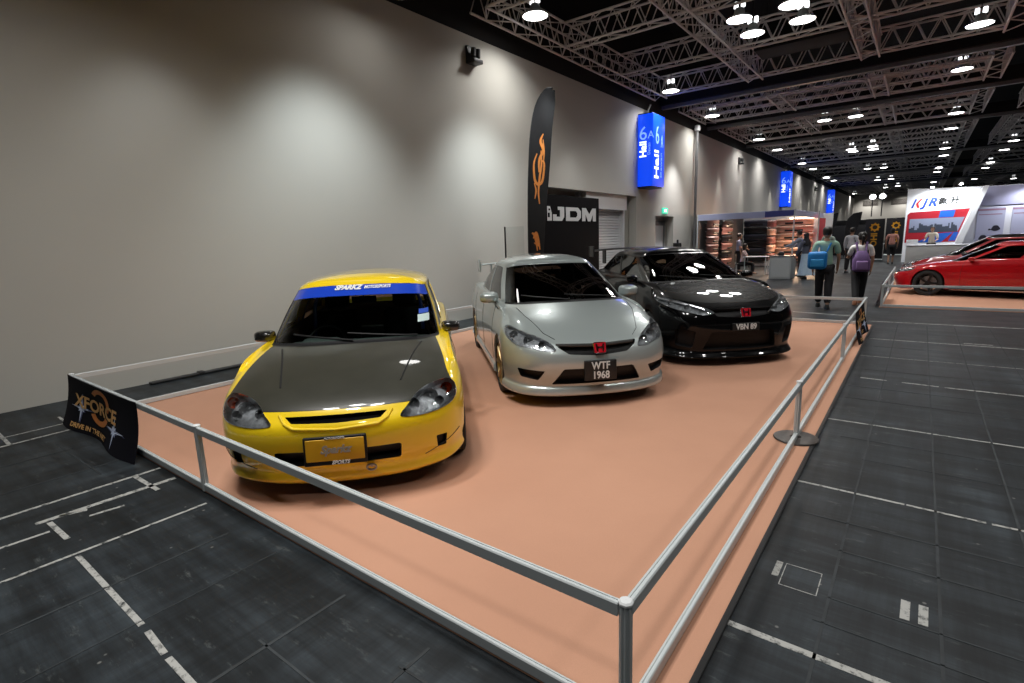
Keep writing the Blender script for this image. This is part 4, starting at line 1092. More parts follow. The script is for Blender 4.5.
# tall feather flag behind the silver saloon
fx, fy = -7.08, 9.95
o = thing('feather_flag', 'tall black feather flag with an orange script, behind the silver saloon', 'flag', (fx, fy, 0))
fd = Vector((1, 0, 0)); fn = Vector((0, -1, 0))
_pp = [(0,.05),(0,1.2),(.02,2.4),(.07,3.3),(.15,4.05),(.27,4.48),(.41,4.70),(.58,4.82),(.72,4.80)]
_pc = spline(np.array([(a, 0, b) for a, b in _pp]), [i/12 for i in range(97)])
def pole(t):
    q = t*96; i = min(int(q), 95); return Vector(_pc[i]*(1-(q-i))+_pc[i+1]*(q-i))
B = MB(); B.tube([pole(k/60) for k in range(61)], [.02-.010*k/60 for k in range(61)], 8); B.build('pole', DARK, o)
B = MB(); B.lathe([(.001,0),(.2,0),(.2,.03),(.03,.05),(.028,.12),(.001,.12)], 28); B.build('base', DARK, o)
def flag(u, t):
    p = pole(t); zr = .9+(p.z-.9)*.985-.05*max(0, t-.8)/.2; q = Vector((.36+.112*(zr-.9), 0, zr))
    if t > .94: q = q.lerp(pole(1.), (t-.94)/.06*.85)
    c = p.lerp(q, u); return c+fn*(.02*math.sin(5*u+9*t)+.012*math.sin(22*t+3*u))*u
n1 = 9; n2 = 44; B = MB(); T0 = .14
V = [flag(i/(n1-1), T0+(1-T0)*j/(n2-1)) for j in range(n2) for i in range(n1)]
V2 = [p+fn*.004 for p in V]; N = len(V)
B.add(V+V2, [(j*n1+i, j*n1+i+1, (j+1)*n1+i+1, (j+1)*n1+i) for j in range(n2-1) for i in range(n1-1)]+[(N+j*n1+i, N+(j+1)*n1+i, N+(j+1)*n1+i+1, N+j*n1+i+1) for j in range(n2-1) for i in range(n1-1)]
      +[(j*n1+n1-1, N+j*n1+n1-1, N+(j+1)*n1+n1-1, (j+1)*n1+n1-1) for j in range(n2-1)]+[(i, N+i, N+i+1, i+1) for i in range(n1-1)])
B.build('flag_cloth', mat('flag_black', (.016,.0145,.015), .7, spec=.2, grain=.2, gscale=5), o, ang=70)
# orange script: brush strokes that follow the cloth
def tz(z):
    lo, hi = 0., 1.
    for _ in range(30):
        m = (lo+hi)/2
        if pole(m).z < z: lo = m
        else: hi = m
    return lo
def stroke(pts, wd):
    pts = [(u, tz(2.5+(t-.5)*5.6 if t > .45 else 1.5+(t-.27)*5)) for u, t in pts]
    B = MB(); L = []
    for i, (u, t) in enumerate(pts):
        p = flag(u, t); a = flag(*pts[max(i-1, 0)]); b = flag(*pts[min(i+1, len(pts)-1)]); d = (b-a).normalized(); s = fn.cross(d).normalized()*wd*(.4+.6*math.sin(PI*(i+.5)/len(pts)))
        sg = -1 if fn.y > 0 else 1
        L += [p+s+fn*.008*sg, p-s+fn*.008*sg]
    B.add(L, [(2*k, 2*k+1, 2*k+3, 2*k+2) for k in range(len(pts)-1)]); B.build('script_print', ORG, o, recalc=False)
def curve(ps, k=8):
    r = spline(np.array([(a, b, 0) for a, b in ps]), [i/k for i in range((len(ps)-1)*k+1)]); return [(a, b) for a, b, _ in r]
for ps, wd in [([(.62,.76),(.5,.735),(.66,.70),(.48,.66),(.5,.62)], .035), ([(.36,.69),(.24,.65),(.3,.60),(.5,.575),(.72,.60),(.74,.645),(.58,.665)], .032), ([(.55,.70),(.6,.65),(.55,.60),(.52,.55),(.6,.50)], .028), ([(.3,.58),(.4,.55),(.35,.52)], .02), ([(.62,.74),(.70,.69),(.7,.66)], .02),
               ([(.22,.345),(.4,.33),(.5,.30),(.66,.285)], .04), ([(.3,.32),(.45,.345),(.6,.31),(.7,.27)], .03), ([(.35,.30),(.5,.29),(.55,.265)], .02)]:
    stroke(curve(ps), wd)
# black backdrop with the white lettering panel, standing at the recess
o = thing('backdrop_panel', 'tall black backdrop panel with wide white block letters, behind the silver saloon', 'panel', (XW+.02, 13.55, 0))
B = MB(); B.rbox((-.05, -1.75, .02), (.03, 1.5, 2.9), .01); B.build('board', mat('backdrop_black', (.005,.0045,.005), .8, spec=.1), o)
B = MB(); B.box((-.3, -1.6, 0), (.12, -1.5, .03)); B.box((-.3, 1.25, 0), (.12, 1.35, .03)); B.build('foot', DARK, o, smooth=False)
KB = mat('print_black', (.005,.0045,.005), .8, spec=.1)
Tm = frame((.037, 0, 2.4), (0,1,0), (0,0,1))
PWH = mat('print_panel', (.62,.62,.62), .6)
def letter(polys, holes, m=None):
    B = MB()
    for q in polys: B.prism(q, .004, Tm)
    B.build('lettering', PWH, o, smooth=False)
    if holes:
        B = MB()
        for q in holes: B.prism(q, .006, Tm)
        B.build('letter_counter', KB, o, smooth=False)
def sh(q, dx): return [(x+dx, y) for x, y in q]
letter([sh([(-.30,-.19),(.16,-.19),(.28,-.08),(.28,.19),(-.05,.19),(-.05,.10),(.06,.10),(.06,-.08),(-.12,-.08),(-.12,-.02),(-.30,-.02)], -.84)], [])
letter([sh([(-.42,-.19),(.26,-.19),(.42,-.09),(.42,.09),(.26,.19),(-.42,.19)], -.05)], [sh([(-.2,-.09),(.12,-.09),(.2,-.04),(.2,.04),(.12,.09),(-.2,.09)], -.05)])
letter([sh([(-.42,-.19),(.42,-.19),(.42,.19),(-.42,.19)], .86)], [sh([(-.2,.195),(.2,.195),(0,.02)], .86), sh([(-.22,-.195),(-.08,-.195),(-.22,.0)], .86), sh([(.08,-.195),(.22,-.195),(.22,.0)], .86)])
letter([[(-1.42,-.19),(-1.2,-.19),(-1.2,.02),(-1.28,.19),(-1.42,.19)]], [[(-1.40,-.10),(-1.3,-.10),(-1.3,.02),(-1.40,.02)], [(-1.36,.08),(-1.28,.08),(-1.28,.13),(-1.36,.13)]])
# clear upright sign stand in front of the wall
o = thing('sign_stand', 'clear upright acrylic panel with a dark edge, standing by the wall', 'stand', (-7.55, 9.75, 0))
B = MB(); B.box((-.02, -.012, .03), (.50, -.006, 2.02)); B.build('clear_sheet', glass_mat('acrylic', (.93,.94,.94)), o)
B = MB(); B.box((-.045, -.025, 0), (-.02, .005, 2.03)); B.build('edge_profile', DARK, o, smooth=False)
B = MB(); B.rbox((-.1, -.18, 0), (.58, .16, .025), .01); B.build('base', GREY, o)
# ------------------------------------------------------------------ build the cars and their plates, badges and wings
def local(c): return Matrix.Translation(c['loc']) @ Matrix.Rotation(c['rz'], 4, 'Z')
roots = {k: make_car(CARS[k]) for k in CARS}
def nose_frame(c, y, z, off=.012, tilt=None, up=None):
    """frame on the nose surface: X to the viewer's right, Y up"""
    h = c['_bvh'].ray_cast(Vector((-2, y, z)), Vector((1,0,0))); p = h[0]; n = h[1] if h[1].x < 0 else -h[1]
    if tilt is not None: n = Vector((-math.cos(R(tilt)), 0, math.sin(R(tilt))))
    x = Vector((0,0,1)).cross(n).normalized(); 
    return frame(p+n*off, x, n.cross(x))
def plate(key, y, z, w, h, m_back, tilt, off, label, rows, frame_m=None):
    c = CARS[key]; F_ = nose_frame(c, y, z, off, tilt)
    B = MB(); B.rbox((-w/2,-h/2,-.035), (w/2,h/2,.0), .008, F_); p = B.build('number_plate', frame_m or m_back, roots[key])
    if frame_m: B = MB(); B.rbox((-w/2+.014,-h/2+.028,-.01), (w/2-.014,h/2-.016,.004), .006, F_); B.build('plate_face', m_back, p)
    for s, size, dx, dy, m, kw in rows: text('lettering', s, size, F_ @ Matrix.Translation((dx, dy, .004)), m, p, depth=.003, **kw)
    return p
GRY = mat('lettering_grey', (.30,.27,.22), .5); PW = mat('plate_white', (.72,.72,.70), .5)
plate('yellow', .01, .385, .40, .19, mat('plate_yellow', (.62,.33,.01), .45), 6, .03, '', [('Sparkz', .07, .0, .008, GRY, dict(shear=.35, bold=.003)), ('SPORTS', .032, .03, -.079, PW, dict(shear=.3, bold=.001)), ('MOTORSPORTS', .018, .0, .083, PW, {})], MT['black'])
plate('silver', .0, .40, .33, .20, mat('plate_black', (.012,.011,.011), .4), 2, .035, '', [('WTF', .105, 0, .045, PW, dict(bold=.002, squash=.85)), ('1968', .105, 0, -.05, PW, dict(bold=.002, squash=.85))])
plate('black', .0, .52, .36, .10, mat('plate_black', (.012,.011,.011), .4), 2, .03, '', [('VBN 89', .10, 0, 0, PW, dict(bold=.002, squash=.85))])
def badge(key, z, w, h, off=.02):
    c = CARS[key]; F_ = nose_frame(c, 0, z, off, 15)
    B = MB(); B.prism(round_poly([(-w*.46,-h/2),(w*.46,-h/2),(w/2,h/2),(-w/2,h/2)], .012), .014, F_); p = B.build('badge', mat('badge_red', (.55,.01,.025), .3, coat=1.), roots[key])
    B = MB()
    for s in (-1, 1): B.prism([(s*w*.16,-h*.36),(s*w*.28,-h*.36),(s*w*.36,h*.38),(s*w*.22,h*.38)][::s], .005, F_ @ Matrix.Translation((0,0,.014)))
    B.prism([(-w*.22,-.045*h),(w*.22,-.045*h),(w*.22,.12*h),(-w*.22,.12*h)], .005, F_ @ Matrix.Translation((0,0,.014)))
    B.build('badge_letter', MT['chrome'], p)
    B = MB(); q = [F_ @ Vector((a*1.04, b*1.04, .01)) for a, b in round_poly([(-w*.46,-h/2),(w*.46,-h/2),(w/2,h/2),(-w/2,h/2)], .012)]; B.tube(q, .005, 6, True); B.build('badge_rim', MT['chrome'], p)
badge('silver', .612, .125, .10, .03); badge('black', .69, .13, .105, .03)
# sunstrip script on the yellow car
c = CARS['yellow']
def on_surface(key, me, org, xdir, zup, m, name='lettering', par=None):
    bvh = CARS[key]['_bvh']
    for v in me.vertices:
        h = bvh.ray_cast(Vector((-2, org[0]-v.co.x, org[1]+v.co.y)), Vector((1,0,0)))
        if h[0] is not None: n = h[1] if h[1].x < 0 else -h[1]; v.co = h[0]+n*.004
    me.materials.clear(); me.materials.append(m)
    for p in me.polygons: p.material_index = 0
    return link(name, me, par or roots[key])
on_surface('yellow', text_mesh('SPARKZ', .05, 0, shear=.35, bold=.003, squash=1.35), (.11, 1.31), 0, 0, MT['white'])
on_surface('yellow', text_mesh('MOTORSPORTS', .034, 0, shear=.35, bold=.0015), (-.16, 1.308), 0, 0, MT['white'])
# tow loop and windscreen disc
F_ = nose_frame(c, -.20, .225, .0, 0); B = MB(); B.tube([F_ @ Vector((.03*math.cos(a), .02*math.sin(a)-.005, .03)) for a in [2*PI*k/16 for k in range(16)]], .008, 8, True); B.cyl(F_ @ Vector((0,-.0,-.05)), F_ @ Vector((0,-.0,.012)), .012, 8); B.build('tow_loop', MT['steel'], roots['yellow'])
def sticker(key, y, z, w, h, m, nm='tax_disc'):
    bvh = CARS[key]['_bvh']; B = MB(); V = []
    for dz in (0, 1):
        for dy in (0, .5, 1):
            h_ = bvh.ray_cast(Vector((-2, y-w*dy, z+h*dz)), Vector((1,0,0))); n = h_[1] if h_[1].x < 0 else -h_[1]; V.append(h_[0]+n*.004)
    B.add(V, [(0,1,4,3),(1,2,5,4)]); B.build(nm, m, roots[key])
sticker('yellow', -.53, 1.01, .10, .055, mat('sticker_white', (.55,.68,.66), .5)); sticker('yellow', -.54, 1.07, .085, .035, mat('sticker_blue', (.02,.08,.5), .5), 'window_sticker')
# blue roll-bar padding seen through the glass
B = MB(); B.tube([(2.25,.55,.8),(2.3,.54,1.1),(2.35,.48,1.28),(2.38,0,1.33),(2.35,-.48,1.28),(2.3,-.54,1.1),(2.25,-.55,.8)], .02, 8); B.build('roll_bar', mat('roll_bar_blue', (.02,.10,.55), .35, coat=1.), roots['yellow'])
# silver saloon: bright grille bar, rear wing, side skirts
def nose_tube(key, pts, r, m, nm, off=.0):
    P3 = []
    full = pts+[(-a, b) for a, b in pts[-2::-1]] if pts[-1][0] == 0 else pts
    for i in range(len(full)-1):
        for q in range(6):
            t = q/6; h = CARS[key]['_bvh'].ray_cast(Vector((-2, full[i][0]*(1-t)+full[i+1][0]*t, full[i][1]*(1-t)+full[i+1][1]*t)), Vector((1,0,0)))
            if h[0] is not None: n = h[1] if h[1].x < 0 else -h[1]; P3.append(h[0]+n*off)
    B = MB(); B.tube(P3, r, 8); return B.build(nm, m, roots[key])
nose_tube('silver', [(.42,.655),(.2,.648),(0,.643)], .016, mat('grille_bar', (.09,.088,.085), .3, .6), 'grille_bar', -.008)
def wing(key, x, z, w, ch, m, zb, th=.03):
    B = MB(); rs = []
    for k in range(13):
        t = -1+2*k/12; y = t*w/2; dz = -.03*abs(t)**3
        rs.append([Vector((x+a*ch, y, z+dz+b*th)) for a, b in ((0,0),(.08,.5),(.3,.8),(.7,.5),(1.,.25),(.7,-.1),(.3,-.35),(.08,-.3))])
    B.rings(rs); p = B.build('rear_wing', m, roots[key])
    for s in (-1, 1):
        B = MB(); B.rbox((x-.03, s*w/2-.012, z-.14), (x+ch+.03, s*w/2+.012, z+.07), .01); B.build('end_plate', m, p)
        B = MB(); B.rings([[Vector((x+a*ch, s*w*.36+b, zz)) for a, b in ((.1,-.012),(.7,-.012),(.7,.012),(.1,.012))] for zz in (zb, z-.005)]); B.build('wing_stay', m, p)
wing('silver', 4.12, 1.33, 1.42, .26, CARS['silver']['paint'], 1.02)
wing('black', 3.95, 1.47, 1.76, .30, mat('wing_black', (.01,.01,.011), .35), 1.2)
# black hatchback: bright strips inside the headlights
for sg in (1, -1):
    P3 = []
    for q in range(13):
        t = q/12; y = .47+.39*t; z = .735+.115*t**.8
        h = CARS['black']['_bvh'].ray_cast(Vector((-2, sg*y, z)), Vector((1,0,0)))
        if h[0] is not None: P3.append(h[0]+Vector((.03,0,0)))
    if len(P3) > 2: B = MB(); B.tube(P3, .012, 6); B.build('light_strip', MT['reflector'], roots['black'])
# ------------------------------------------------------------------ people
SKIN = mat('skin', (.42,.24,.16), .55); HAIR = mat('black_hair', (.01,.009,.008), .5)
def skin_mesh(name, verts, edges, radii, root=0, sub=2):
    me = bpy.data.meshes.new(name); me.from_pydata([tuple(v) for v in verts], edges, []); o = bpy.data.objects.new(name, me); COL.objects.link(o)
    md = o.modifiers.new('skin', 'SKIN'); md.use_smooth_shade = True; md.branch_smoothing = .4
    for i, r in enumerate(radii):
        s = me.skin_vertices[0].data[i]; s.radius = r if isinstance(r, tuple) else (r, r); s.use_root = (i == root)
    sd = o.modifiers.new('sub', 'SUBSURF'); sd.levels = sub; sd.render_levels = sub
    dg = bpy.context.evaluated_depsgraph_get(); dg.update()
    out = bpy.data.meshes.new_from_object(o.evaluated_get(dg)); bpy.data.objects.remove(o); bpy.data.meshes.remove(me)
    for p in out.polygons: p.use_smooth = True
    return out
def put(name, me, m, parent):
    me.materials.clear(); me.materials.append(m)
    for p in me.polygons: p.material_index = 0
    me.name = name
    return link(name, me, parent)
def person(label, loc, rz, H, top, bottom, top_m, bot_m, hair='short', stride=.0, armL=(0,0), armR=(0,0), seated=False, group='visitors', shoe=(.03,.03,.03), lean=0., long_sleeve=False, look=0.):
    """faces local +Y; armX = (swing forward deg, elbow bend deg)"""
    o = thing('person', label, 'person', loc, rz, group)
    k = H
    hipz = .53*k if not seated else .28*k
    P = {}
    P['pel'] = Vector((0,0,hipz)); ln = Vector((0, math.sin(R(lean)), math.cos(R(lean))))
    P['wst'] = P['pel']+ln*.09*k; P['chest'] = P['pel']+ln*.21*k; P['sho'] = P['pel']+ln*.285*k; P['neck'] = P['pel']+ln*.325*k; P['hd0'] = P['pel']+ln*.355*k
    for s, nm in ((-1,'l'), (1,'r')):
        P['hip'+nm] = P['pel']+Vector((s*.052*k, 0, -.02*k))
        if seated:
            P['kn'+nm] = P['hip'+nm]+Vector((s*.02*k, .25*k, .0)); P['an'+nm] = P['kn'+nm]+Vector((0, .01*k, -.235*k))
        else:
            sw = stride*s
            P['kn'+nm] = P['hip'+nm]+Vector((0, math.sin(R(sw))*.24*k, -math.cos(R(sw))*.24*k))
            sb = sw-(10 if sw < 0 else 2)*min(1, abs(stride)/10)
            P['an'+nm] = P['kn'+nm]+Vector((0, math.sin(R(sb))*.24*k, -math.cos(R(sb))*.235*k))
        P['toe'+nm] = P['an'+nm]+Vector((s*.012*k, .095*k, -.02*k))
        a, b = armL if s < 0 else armR
        P['sh'+nm] = P['sho']+Vector((s*.105*k, 0, .0))
        P['el'+nm] = P['sh'+nm]+Vector((s*.035*k, math.sin(R(a))*.17*k, -math.cos(R(a))*.17*k))
        P['wr'+nm] = P['el'+nm]+Vector((-s*.008*k, math.sin(R(a+b))*.15*k, -math.cos(R(a+b))*.15*k))
        dd = (P['wr'+nm]-P['el'+nm]).normalized(); P['pm'+nm] = P['wr'+nm]+dd*.045*k
    low = min(P['anl'].z, P['anr'].z)-.04*k
    for q in P: P[q].z -= low*0 if seated else low
    if seated:
        for q in P: P[q].z += 0
    ks = list(P); ix = {q: i for i, q in enumerate(ks)}
    rad = dict(pel=(.075*k,.058*k), wst=(.07*k,.052*k), chest=(.082*k,.058*k), sho=(.06*k,.045*k), neck=.03*k, hd0=.034*k)
    for nm in 'lr':
        rad.update({'hip'+nm:.05*k, 'kn'+nm:.031*k, 'an'+nm:.021*k, 'toe'+nm:.018*k, 'sh'+nm:.031*k, 'el'+nm:.022*k, 'wr'+nm:.0145*k, 'pm'+nm:(.02*k,.011*k)})
    E = [('pel','wst'),('wst','chest'),('chest','sho'),('sho','neck'),('neck','hd0')]
    for nm in 'lr': E += [('pel','hip'+nm),('hip'+nm,'kn'+nm),('kn'+nm,'an'+nm),('an'+nm,'toe'+nm),('sho','sh'+nm),('sh'+nm,'el'+nm),('el'+nm,'wr'+nm),('wr'+nm,'pm'+nm)]
    me = skin_mesh('body', [P[q] for q in ks], [(ix[a], ix[b]) for a, b in E], [rad[q] for q in ks])
    # head with nose, ears, brow; fingers
    B = MB(); hc = P['hd0']+Vector((0, .012*k, .062*k))
    Mh = Matrix.Translation(hc) @ Matrix.Rotation(R(look), 4, 'Z')
    rs = []
    for z, rx, ry, yo in ((-.066,.018,.02,.026),(-.058,.03,.036,.016),(-.04,.039,.045,.008),(-.015,.043,.05,.003),(.012,.0445,.052,0),(.035,.042,.05,-.003),(.054,.033,.04,-.005),(.064,.018,.022,-.006)):
        rs.append([Vector((rx*k*math.cos(2*PI*q/18), ry*k*math.sin(2*PI*q/18)+yo*k, z*k)) for q in range(18)])
    B.rings(rs, True, True, Mh)
    B.rings([[Vector((x*k, y*k, z*k)) for x, y, z in r_] for r_ in ([(-.006,.049,.008),(.006,.049,.008),(.004,.053,.008),(-.004,.053,.008)], [(-.011,.05,-.018),(.011,.05,-.018),(.006,.064,-.018),(-.006,.064,-.018)], [(-.008,.046,-.024),(.008,.046,-.024),(.005,.052,-.024),(-.005,.052,-.024)])], True, True, Mh)
    for s in (-1, 1): B.ell((s*.0455*k, -.004*k, -.004*k), (.006*k, .012*k, .018*k), 8, 6, Mh)
    B.rings([[Vector((x*k, y*k, z*k)) for x, y, z in r_] for r_ in ([(-.014,.046,-.036),(.014,.046,-.036),(.014,.053,-.036),(-.014,.053,-.036)], [(-.012,.044,-.043),(.012,.044,-.043),(.01,.0515,-.043),(-.01,.0515,-.043)])], True, True, Mh)
    for s, nm in ((-1,'l'), (1,'r')):
        dd = (P['pm'+nm]-P['wr'+nm]).normalized(); side = Vector((0,1,0))-dd*dd.y
        if side.length < .2: side = Vector((1,0,0))
        side.normalize(); nn = dd.cross(side)
        for q, (of, ln_) in enumerate(((.75,.036),(.28,.042),(-.22,.04),(-.68,.03))):
            p0 = P['pm'+nm]+side*of*.017*k; p1 = p0+dd*ln_*.5*k+nn*.002*k*s; p2 = p0+dd*ln_*k-nn*.008*k*s
            B.tube([p0, p1, p2], [.0062*k, .0055*k, .0045*k], 6)
        p0 = P['wr'+nm]+dd*.018*k+side*.012*k; B.tube([p0, p0+dd*.018*k+side*.018*k, p0+dd*.04*k+side*.02*k], [.007*k, .0065*k, .005*k], 6)
    bm = bmesh.new(); bm.from_mesh(me); m2 = mesh_of(B); bm.from_mesh(m2); bpy.data.meshes.remove(m2)
    bmesh.ops.recalc_face_normals(bm, faces=bm.faces)
    for f in bm.faces: f.smooth = True
    bm.to_mesh(me); bm.free()
    put('body', me, SKIN, o)
    E_ = MB()
    for s in (-1, 1): E_.ell((s*.017*k, .0485*k, .006*k), (.0065*k, .004*k, .0035*k), 8, 6, Mh)
    E_.build('eyes', mat('eye_dark', (.02,.015,.012), .2), o)
    # hair
    Hh = MB(); rs = []
    back = {'short':-.03, 'bob':-.085, 'pony':-.035, 'scarf':-.12}[hair]
    for z, kx in ((back, .98 if hair in ('bob','scarf') else .9), (-.01, 1.1), (.02, 1.13), (.045, 1.08), (.062, .86), (.074, .45)):
        rx, ry = (.046*kx*k, .055*kx*k)
        row = []
        for q in range(20):
            a = 2*PI*q/20; y = ry*math.sin(a); zz = z*k
            if math.sin(a) > .35 and z < .04: zz = max(zz, (.034+.012*math.sin(a))*k); y = min(y, .052*k)
            row.append(Vector((rx*math.cos(a), y-.004*k, zz)))
        rs.append(row)
    Hh.rings(rs, True, True, Mh)
    if hair == 'pony': Hh.tube([Mh @ Vector((0,-.05*k,.02*k)), Mh @ Vector((0,-.085*k,.005*k)), Mh @ Vector((0,-.085*k,-.05*k)), Mh @ Vector((0,-.07*k,-.11*k))], [.016*k,.02*k,.018*k,.006*k], 10)
    if hair == 'scarf': Hh.tube([Mh @ Vector((0,-.01*k,-.05*k)), Mh @ Vector((0,-.012*k,-.12*k)), Mh @ Vector((0,-.015*k,-.2*k))], [.055*k,.085*k,.09*k], 14)
    Hh.build('hair', HAIR if hair != 'scarf' else mat('dark_scarf', (.012,.012,.016), .8), o)
    # clothes: shells a little larger than the body
    sh = ['pel','wst','chest','sho','shl','shr','ell','elr']+(['wrl','wrr'] if long_sleeve else [])
    si = {q: i for i, q in enumerate(sh)}
    V = [P[q].copy() for q in sh]
    V[0] = P['pel']+Vector((0,0,-.035*k))
    if not long_sleeve:
        for nm in 'lr': V[si['el'+nm]] = P['sh'+nm].lerp(P['el'+nm], .82)
    rr = dict(pel=(.093*k,.072*k), wst=(.088*k,.069*k), chest=(.097*k,.07*k), sho=(.07*k,.052*k), shl=.043*k, shr=.043*k, ell=.037*k, elr=.037*k, wrl=.024*k, wrr=.024*k)
    Es = [('pel','wst'),('wst','chest'),('chest','sho'),('sho','shl'),('sho','shr'),('shl','ell'),('shr','elr')]+([('ell','wrl'),('elr','wrr')] if long_sleeve else [])
    put(top, skin_mesh(top, V, [(si[a], si[b]) for a, b in Es], [rr[q] for q in sh]), top_m, o)
    if bottom in ('trousers', 'shorts'):
        tr = ['pel','hipl','hipr','knl','knr','anl','anr']; ti = {q: i for i, q in enumerate(tr)}; V = [P[q].copy() for q in tr]
        if bottom == 'shorts':
            for nm in 'lr': V[ti['an'+nm]] = P['kn'+nm].lerp(P['an'+nm], .12)
        else:
            for nm in 'lr': V[ti['an'+nm]] = P['kn'+nm].lerp(P['an'+nm], .93)
        tt = [(.088*k,.068*k), .063*k, .063*k, .05*k, .05*k, .04*k, .04*k]
        put(bottom, skin_mesh(bottom, V, [(0,1),(0,2),(1,3),(2,4),(3,5),(4,6)], tt), bot_m, o)
    else:
        Sk = MB(); rs = []
        z0 = P['pel'].z+.03*k; z1 = min(P['anl'].z, P['anr'].z)+.05*k
        for q in range(9):
            t = q/8; r0 = .088+.10*t**1.2
            rs.append([Vector((k*r0*(1+.08*t*math.cos(7*a))*math.cos(a), k*r0*.85*(1+.08*t*math.cos(7*a+1))*math.sin(a)-.05*k*t, z0+(z1-z0)*t)) for a in [2*PI*j/36 for j in range(36)]])
        Sk.rings(rs, True, True); Sk.build(bottom, bot_m, o)
    for nm in 'lr':
        Sb = MB(); a = P['an'+nm]; Ms = Matrix.Translation((a.x, a.y, a.z-.045*k))
        rs = []
        for z, y0, y1, wx in ((0,-.045,.112,.03),(.012,-.048,.115,.031),(.028,-.046,.105,.028),(.045,-.04,.06,.024),(.056,-.03,.02,.02)):
            rs.append([Vector((wx*k*math.cos(t), ((y0+y1)/2+(y1-y0)/2*math.sin(t))*k, z*k)) for t in [2*PI*j/16 for j in range(16)]])
        Sb.rings(rs, True, True, Ms); Sb.build('shoe', mat('shoe_%d' % int(shoe[0]*100), shoe, .5), o)
    return o
C_ = lambda n, c: mat(n, c, .85, grain=.12, gscale=18)
person('person in a pale green shirt and dark trousers walking away past the booth', (-1.61,13.42,0), R(6), 1.76, 'shirt', 'trousers', C_('green_shirt', (.33,.52,.42)), C_('charcoal_trousers', (.012,.011,.014)), 'short', -17, (-6,14), (10,16))
person('person in a white top and black trousers walking away, wearing a purple backpack', (-1.03,14.35,0), R(12), 1.63, 'blouse', 'trousers', C_('white_blouse', (.86,.84,.82)), C_('black_trousers', (.01,.01,.012)), 'pony', 19, (28,62), (4,10), shoe=(.3,.12,.06))
person('person in a pink top and black shorts far down the aisle', (-1.06,31.2,0), R(4), 1.66, 'blouse', 'shorts', C_('pink_blouse', (.5,.24,.2)), C_('black_trousers', (.01,.01,.012)), 'bob', 9, (4,8), (6,14))
person('person in a dark headscarf and long pale blue skirt beside the grey counter', (-3.22,21.55,0), R(55), 1.60, 'blouse', 'skirt', C_('slate_blouse', (.08,.09,.13)), C_('pale_blue_skirt', (.36,.47,.58)), 'scarf', 6, (14,20), (18,40), long_sleeve=True)
person('person in a blue-grey shirt leaning towards the grey counter', (-3.55,22.75,0), R(80), 1.70, 'shirt', 'trousers', C_('bluegrey_shirt', (.32,.36,.46)), C_('charcoal_trousers', (.012,.011,.014)), 'short', 5, (48,25), (40,30), long_sleeve=True, lean=8)
person('person in a white shirt standing farther behind the person in green', (-2.15,24.9,0), R(-20), 1.72, 'shirt', 'trousers', C_('white_shirt', (.55,.57,.62)), C_('charcoal_trousers', (.012,.011,.014)), 'short', 4, (4,8), (8,12), long_sleeve=True)
person('person in a mint shirt half hidden behind the blue bag', (-3.05,25.8,0), R(-10), 1.70, 'shirt', 'trousers', C_('mint_shirt', (.45,.55,.5)), C_('charcoal_trousers', (.012,.011,.014)), 'short', 4, (4,8), (8,12))
person('person in a grey-blue shirt standing by the booth side wall', (-6.35,24.9,0), R(-70), 1.66, 'shirt', 'trousers', C_('grape_shirt', (.22,.24,.34)), C_('charcoal_trousers', (.012,.011,.014)), 'short', 3, (20,50), (4,10))
person('person in a pale pink shirt sitting at the white table in the booth', (-5.95,23.95,.0), R(-80), 1.64, 'shirt', 'trousers', C_('blush_shirt', (.55,.4,.38)), C_('charcoal_trousers', (.012,.011,.014)), 'bob', 0, (30,60), (34,56), seated=True, lean=8)
person('person in a cream shirt behind the white counter of the right booth', (.42,31.95,0), R(170), 1.66, 'shirt', 'trousers', C_('cream_shirt', (.55,.5,.42)), C_('charcoal_trousers', (.012,.011,.014)), 'short', 2, (20,60), (20,60))
# bags they carry
o = thing('shoulder_bag', 'bright blue square bag on the back of the person in green', 'bag', (-1.70,13.28,1.06), R(6))
B = MB(); B.rbox((-.23,-.19,-.19), (.14,-.02,.19), .075); B.build('bag_body', mat('bag_blue', (.01,.22,.62), .5, grain=.2, gscale=10), o)
B = MB(); B.rbox((-.17,-.21,-.14), (.08,-.17,.03), .03); B.build('front_pocket', mat('bag_blue_light', (.03,.32,.72), .5), o)
B = MB(); B.tube([(.12,-.06,.18),(.19,.02,.36),(.19,.17,.34),(.12,.2,.1),(.1,.1,-.1)], .018, 6); B.build('strap', mat('bag_blue', (.01,.22,.62), .5), o)
o = thing('backpack', 'purple backpack on the back of the person in white', 'backpack', (-1.02,14.20,1.0), R(12))
B = MB(); rs = []
for z, wx, d0 in ((-.24,.13,.10),(-.2,.17,.15),(0,.165,.16),(.14,.13,.13),(.22,.08,.07)):
    rs.append([Vector((wx*math.copysign(abs(math.cos(t))**.6, math.cos(t)), -.04-d0*.5+d0*.5*math.copysign(abs(math.sin(t))**.6, math.sin(t)), z)) for t in [2*PI*j/20 for j in range(20)]])
B.rings(rs); B.build('bag_body', mat('bag_purple', (.16,.09,.24), .7, grain=.25, gscale=9), o)
B = MB(); B.rbox((-.11,-.24,-.2), (.11,-.17,.0), .03); B.build('front_pocket', mat('bag_mauve', (.24,.14,.33), .7), o)
for s in (-1, 1):
    B = MB(); B.tube([(s*.08,-.05,.2),(s*.10,.04,.40),(s*.11,.19,.36),(s*.12,.20,.1),(s*.13,.05,-.12),(s*.13,-.06,-.18)], .022, 6); B.build('strap', mat('bag_purple', (.16,.09,.24), .7), o)
